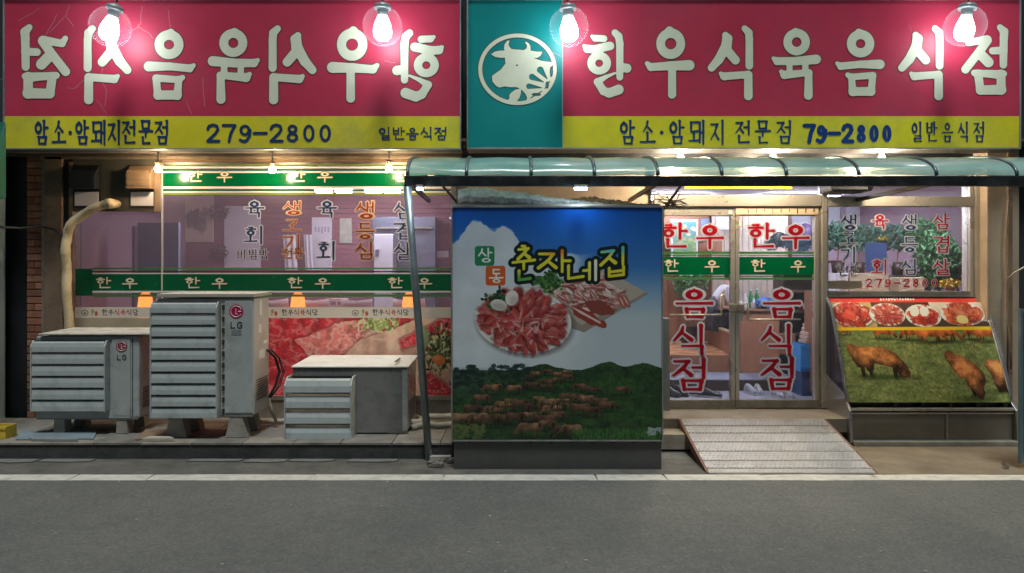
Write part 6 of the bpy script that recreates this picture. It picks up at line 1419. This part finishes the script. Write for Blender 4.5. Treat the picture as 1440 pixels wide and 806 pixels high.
# crates, stack of paper cups, shoes
def crate(x0, x1, y0, y1, z0, z1, m_, label):
    t = thing('plastic_crate', ((x0+x1)/2, y0, z0), label, 'crate', 'blue crates inside the door')
    box('crate_floor', m_, t, x0, x1, y0, y1, z0, z0+.015)
    for a in ((x0, x1, y0, y0+.015), (x0, x1, y1-.015, y1), (x0, x0+.015, y0+.0151, y1-.0151), (x1-.015, x1, y0+.0151, y1-.0151)): box('crate_wall', m_, t, *a, z0+.0151, z1)
    for zz in (z0+.04, z1-.035): box('rim', m_, t, x0-.006, x1+.006, y0-.008, y0-.0005, zz, zz+.028)
    box('hand_hole', rubber, t, (x0+x1)/2-.05, (x0+x1)/2+.05, y0-.003, y0-.0002, z1-.09, z1-.055); box('crate_mark', white_l, t, (x0+x1)/2-.05, (x0+x1)/2+.03, y0-.0035, y0-.0004, z0+.09, z0+.12)
    return t
cbl = pm('crate_blue', (.03, .32, .75), .35, var=.1); cbd = pm('crate_navy', (.02, .07, .20), .4, var=.2)
cx0, cx1 = X(1125, 8.6), X(1160, 8.6)
crate(cx0+.02, cx1+.05, Y(8.6), Y(8.9), ZF+.001, .52, cbd, 'dark blue crate standing on the floor below the bright one')
crate(cx0, cx1+.05, Y(8.58), Y(8.9), .525, Z(484, 8.6), cbl, 'bright blue crate on top inside the right door')
t = thing('carton', (X(1147, 8.5), Y(8.5), .86), 'small peach carton above the bright blue crate', 'carton'); zt_ = Z(484, 8.6)
for k in range(5): MB().box(cx0+.07+k*.012, cx1+.03, Y(8.62), Y(8.84), zt_+.001+k*.045, zt_+.04+k*.045).build('paper_layer', pm('peach_paper', (.55, .38, .30), .7, var=.15), t, bevel=.006)
def shoe(cx, dep, z, ang, m_, sm, label, s_=1.):
    t = thing('shoe', (cx, Y(dep), z), label, 'shoe', 'shoes inside the doors')
    sec = [(-.13, .028, .035, .07), (-.11, .036, .04, .085), (-.05, .038, .04, .09), (0, .036, .04, .075), (.05, .042, .038, .055), (.10, .042, .03, .045), (.135, .025, .026, .03)]
    n_ = 10; vs = []; fs = []
    M_ = Matrix.Translation((cx, Y(dep), z)) @ Matrix.Rotation(ang, 4, 'Z') @ Matrix.Scale(s_, 4)
    for (u, w_, _, h_) in sec:
        for k in range(n_): a = math.pi*k/(n_-1); vs.append(M_ @ Vector((w_*math.cos(a), -u, .02 + (h_-.0)*math.sin(a))))
    m = MB().add(vs, [(i*n_+k, i*n_+k+1, (i+1)*n_+k+1, (i+1)*n_+k) for i in range(len(sec)-1) for k in range(n_-1)] + [tuple(range(n_)), tuple((len(sec)-1)*n_+k for k in range(n_))[::-1]])
    m.build('upper', m_, t, smooth=True)
    out = [(s.__getitem__(1)*1.08, -s[0]) for s in sec]; poly = out + [(-a, b) for a, b in out[::-1]]
    so_ = MB().prism(poly, 'z', .0, .022); so_.v = [tuple(M_ @ Vector(p)) for p in so_.v]; so_.build('sole', sm, t)
    ln = MB().box(-.018, .018, .02, .075, .079, .092); ln.v = [tuple(M_ @ Vector(p)) for p in ln.v]; ln.build('opening', rubber, t, bevel=.004)
sg, sk, sw = pm('grey_shoe', (.30, .30, .32), .6, var=.2), pm('black_shoe', (.02, .02, .022), .35, var=.3), pm('white_sole', (.55, .55, .55), .6)
for px, dep, an, a_, b_, lab in ((1056, 8.75, .15, sg, sw, 'left shoe of the grey pair in the middle of the doorway'), (1067, 8.75, -.1, sg, sw, 'right shoe of the grey pair in the middle of the doorway'), (1094, 8.45, .1, sg, sw, 'left shoe of the pale pair below the right letters'), (1109, 8.45, -.05, sg, sw, 'right shoe of the pale pair below the right letters'),
    (944, 8.6, .5, sk, sk, 'black shoe at the far left of the doorway'), (957, 8.65, .3, sk, sk, 'black shoe second from the left'), (986, 8.6, 1.2, sk, sw, 'dark shoe below the lowest left letter'), (998, 8.5, 1.0, sk, sw, 'dark shoe right of the lowest left letter')):
    shoe(X(px, dep), dep, ZF+.001, an, a_, b_, lab)
# plant behind the person
t = thing('potted_plant', (X(968, 11.3), Y(11.2), .59), 'green leafy plant at the back behind the left glass door', 'plant')
MB().lathe([(.1, 0), (.14, .25), (.15, .27), (.13, .27)], (X(968, 11.2), Y(11.2), .592), 12).build('pot', wood_d, t, smooth=True); MB().tube([(X(968, 11.2), Y(11.2), .8), (X(968, 11.2), Y(11.2), 1.2)], .015, 6).build('stem', wood, t)
leaves((X(970, 11.2), Y(11.2), 1.45), (.26, .18, .22), 260, .06, 5).build('foliage', leafA, t)

# ------------------------------------------------------------------ seated person
def person():
    c = Vector((X(1008, 10.7), Y(10.7), .885)); t = thing('person', tuple(c), 'seated person in a white top and dark apron bending over, back to the doors', 'person')
    P3 = {'pelvis': (0,0,.10,.14), 'waist': (.03,.03,.24,.125), 'chest': (.10,.05,.42,.145), 'neck': (.19,.07,.55,.06), 'head0': (.23,.09,.62,.075), 'head': (.26,.10,.70,.095), 'crown': (.25,.10,.78,.07),
          'shL': (.10,-.13,.49,.065), 'elL': (.20,-.20,.27,.045), 'wrL': (.36,-.10,.18,.03), 'shR': (.12,.22,.49,.065), 'elR': (.30,.26,.28,.045), 'wrR': (.42,.12,.2,.03),
          'hipL': (.03,-.11,.09,.1), 'knL': (.30,-.26,.14,.065), 'anL': (.16,-.06,.05,.045), 'toL': (.22,.04,.04,.035), 'hipR': (.03,.13,.09,.1), 'knR': (.32,.3,.14,.065), 'anR': (.18,.12,.05,.045), 'toR': (.26,.0,.06,.035)}
    E = [('pelvis','waist'),('waist','chest'),('chest','neck'),('neck','head0'),('head0','head'),('head','crown'),('chest','shL'),('shL','elL'),('elL','wrL'),('chest','shR'),('shR','elR'),('elR','wrR'),('pelvis','hipL'),('hipL','knL'),('knL','anL'),('anL','toL'),('pelvis','hipR'),('hipR','knR'),('knR','anR'),('anR','toR')]
    ks = list(P3)
    # hands: palm and five fingers on each wrist
    for s_, w_ in (('L', 'wrL'), ('R', 'wrR')):
        x, y, z, _ = P3[w_]; dy = .5 if s_ == 'L' else -.5
        P3['pm'+s_] = (x+.05, y+.02*dy, z-.01, .026); E.append((w_, 'pm'+s_))
        for i in range(5):
            o_ = (i-2)*.016; l_ = (.03, .05, .055, .05, .04)[i]
            P3['f%d%s' % (i, s_)] = (x+.065, y+.02*dy+o_, z-.01, .009); P3['g%d%s' % (i, s_)] = (x+.065+l_, y+.02*dy+o_*1.2, z-.025, .008); E += [('pm'+s_, 'f%d%s' % (i, s_)), ('f%d%s' % (i, s_), 'g%d%s' % (i, s_))]
    ks = list(P3)
    def skin(name, keys, edges, root, mat, grow=0., seg_=2, parent=t):
        me = bpy.data.meshes.new(name); me.from_pydata([P3[k][:3] for k in keys], [(keys.index(a), keys.index(b)) for a, b in edges], [])
        o = bpy.data.objects.new(name, me); C.objects.link(o)
        sk_ = o.modifiers.new('skin', 'SKIN'); sk_.use_smooth_shade = True
        for i, k in enumerate(keys): v = me.skin_vertices[0].data[i]; v.radius = (P3[k][3]+grow,)*2; v.use_root = (k == root)
        o.modifiers.new('sub', 'SUBSURF').levels = seg_; o.modifiers['sub'].render_levels = seg_
        bpy.context.view_layer.update(); dg = bpy.context.evaluated_depsgraph_get(); m2 = bpy.data.meshes.new_from_object(o.evaluated_get(dg)); bpy.data.objects.remove(o)
        m2.materials.clear(); m2.materials.append(mat); o = bpy.data.objects.new(name, m2); C.objects.link(o); o.parent = parent; return o
    skinm = pm('skin', (.55, .33, .24), .5, var=.06)
    skin('body', ks, E, 'pelvis', skinm)
    sh = ['waist','chest','neck','shL','elL','shR','elR']; skin('shirt', sh, [('waist','chest'),('chest','neck'),('chest','shL'),('shL','elL'),('chest','shR'),('shR','elR')], 'waist', pm('white_shirt', (.62, .62, .66), .8, var=.08, vs=8, bump=.3, bs=12), .014)
    P3['wA'] = (.0,.02,.22,.14); P3['cA'] = (.06,.04,.44,.14); skin('apron', ['pelvis','wA','cA'], [('pelvis','wA'),('wA','cA')], 'pelvis', pm('dark_apron', (.05, .055, .08), .8, var=.25, vs=8, bump=.3, bs=12), .022)
    tr = ['pelvis','hipL','knL','anL','hipR','knR','anR']; skin('trousers', tr, [('pelvis','hipL'),('hipL','knL'),('knL','anL'),('pelvis','hipR'),('hipR','knR'),('knR','anR')], 'pelvis', pm('dark_trousers', (.04, .04, .05), .85, var=.3, vs=9, bump=.4, bs=12), .016)
    hx, hy, hz, hr = P3['head']
    m_ = crumple((hx-.02, hy, hz+.03), (.105, .1, .095), 2, .03); m_.v = [tuple(Vector(p)+c) for p in m_.v]; m_.build('hair', pm('black_hair', (.02, .018, .016), .5), t)
    fc = MB().lathe([(.003, -.02), (.012, -.005), (.008, .02), (.002, .03)], (hx+.098+c.x, hy+c.y, hz-.01+c.z), 8); fc.build('nose', skinm, t, smooth=True)
    for s_ in (-1, 1): MB().lathe([(.002, -.008), (.009, 0), (.002, .008)], (hx+.088+c.x, hy+.032*s_+c.y, hz+.012+c.z), 8).build('eye', dark, t); MB().lathe([(.003, -.025), (.016, 0), (.003, .025)], (hx+c.x, hy+.1*s_+c.y, hz-.01+c.z), 8).build('ear', skinm, t)
    MB().box(hx+.088+c.x, hx+.097+c.x, hy-.02+c.y, hy+.02+c.y, hz-.045+c.z, hz-.038+c.z).build('mouth', pm('lips', (.4, .12, .1), .5), t)
person()
# low table by the person
t = thing('low_table', (X(1022, 10.5), Y(10.3), .887), 'low table with white dishes in front of the seated person', 'table')
tx0, tx1 = X(1040, 10.4), X(1085, 10.4); MB().box(tx0, tx1, Y(10.55), Y(11.1), 1.02, 1.045).build('table_top', wt, t, bevel=.005)
for a in (tx0+.03, tx1-.03):
    for b in (10.6, 11.05): box('leg', wood_d, t, a-.015, a+.015, Y(b)-.015, Y(b)+.015, .887, 1.019)

# ------------------------------------------------------------------ inside the right window
t = thing('sideboard', (X(1265, 9.4), Y(9.2), ZF), 'dark brown sideboard under the plants inside the right window', 'sideboard')
a0, a1 = X(1163, 9.2), X(1310, 9.2)
MB().box(a0, a1, Y(9.2), Y(9.6), ZF, 1.60).build('cabinet', wood_d, t, bevel=.006)
for zz in (1.22, .9): box('shelf_edge', wood, t, a0, a1, Y(9.185), Y(9.199), zz, zz+.03)
for px in (1200, 1248): box('door_gap', rubber, t, X(px, 9.2), X(px, 9.2)+.01, Y(9.188), Y(9.1995), ZF+.05, 1.55)
pc_ = pm('pink_poster', (.55, .30, .36), .6, var=.1); pb_ = pm('pale_blue_paper', (.3, .42, .72))
for a, b, c_, e, m_, lab in ((1164, 1181, 291, 335, wt, 'white poster at the left end inside the right window'), (1189, 1210, 291, 327, wt, 'white sheet on the back wall, second from the left'), (1213, 1230, 295, 330, pm('lilac_sheet', (.42, .44, .62), .6, var=.15, vs=9), 'lilac sheet with lines between posters'),
                             (1296, 1320, 293, 317, pb_, 'pale blue notice high on the right of the back wall'), (1343, 1356, 358, 384, pb_, 'small pale blue card low at the right'), (1229, 1249, 315, 335, pc_, 'pink sheet behind the red letters')):
    flat('wall_sheet', a, b, c_, e, 12.38, m_, lab, 'poster', gap=.0, group='sheets on the lilac wall')
for i, (px, py, dep, r_, m_, n_, lab) in enumerate(((1178, 332, 9.4, (.30, .15, .19), leafB, 420, 'bushy plant at the left end of the sideboard'), (1207, 335, 9.4, (.32, .15, .17), leafB, 380, 'trailing plant above the blue paper'), (1262, 334, 9.4, (.36, .15, .17), leafB, 440, 'plant left of the tall tree-like plant'),
        (1300, 332, 9.1, (.24, .2, .22), leafA, 420, 'dense green plant behind the second red column'), (1318, 365, 8.8, (.26, .2, .36), leafA, 800, 'tall dark green plant reaching down to the window bottom'), (1345, 372, 8.9, (.16, .15, .22), leafB, 200, 'thin plant at the right end of the window'))):
    c = (X(px, dep), Y(dep), Z(py, dep)); base = 1.601 if dep == 9.4 else ZF
    t = thing('window_plant', (c[0], c[1], base), lab, 'plant', 'plants inside the right window')
    ph_ = min(.16, max(.08, (c[2]-base)*.5)); MB().lathe([(.06, 0), (.08, ph_), (.07, ph_)], (c[0], c[1], base+.001), 10).build('pot', wood_d, t, smooth=True)
    MB().tube([(c[0], c[1], base+ph_), (c[0]+.02, c[1], c[2])], .01, 5).build('stem', wood, t); leaves(c, r_, n_, .055, 30+i).build('foliage', m_, t)
flw = pm('yellow_petals', (.62, .42, .03), .5, var=.3, vs=20)
cb_ = pm('beige_carton', (.52, .42, .28), .7, var=.1, vs=6, dirt=((.34, .24, .14), .4, 5))
# window ledge inside
tag(box('window_ledge', wood, None, X(1164, 8.1), X(1361, 8.1), Y(8.0), Y(8.75), .3, Z(411, 8.0)), 'wooden ledge inside the right window carrying cartons and flowers', 'ledge')
LZ = Z(411, 8.0)+.001
for a, b, c_, lab in ((1176, 1193, 384, 'small pale carton at the left on the window ledge'), (1195, 1250, 384, 'wide beige carton in the middle of the ledge'), (1265, 1300, 390, 'pale carton right of the wide one on the ledge')):
    t = thing('carton', (X((a+b)/2, 8.45), Y(8.45), LZ), lab, 'carton', 'cartons on the window ledge')
    MB().box(X(a, 8.45), X(b, 8.45), Y(8.45), Y(8.68), LZ, Z(c_, 8.45)).build('box', cb_ if a > 1180 else wt, t, bevel=.004)
    box('tape', pm('tape', (.6, .5, .36), .3), t, X((a+b)/2, 8.45)-.02, X((a+b)/2, 8.45)+.02, Y(8.45)-.0015, Y(8.45)-.0003, LZ+.01, Z(c_, 8.45)-.005)
for px, py, r_, n_, lab in ((1337, 399, (.13, .06, .055), 200, 'yellow flower arrangement at the right end of the ledge'), (1241, 336, (.07, .05, .03), 60, 'small yellow flowers above the pale blue paper')):
    dep = 8.4 if n_ > 100 else 9.3; c = (X(px, dep), Y(dep), Z(py, dep)); b0 = LZ if n_ > 100 else 1.601
    t = thing('flower_pot', (c[0], c[1], b0), lab, 'flowers', 'yellow flowers inside the right window')
    MB().lathe([(.04, 0), (.05, max(.02, (c[2]-b0)*.5))], (c[0], c[1], b0+.001), 10).build('pot', wood, t); leaves(c, r_, n_, .022, px).build('petals', flw, t)
t = thing('orange_tag', (X(1235, 11), Y(12.3), 1.6), 'small dark picture on the lilac wall at the upper right', 'picture'); box('tag', wood_d, t, X(1345, 12.3), X(1356, 12.3), Y(12.33), Y(12.36), Z(300, 12.3), Z(293, 12.3))
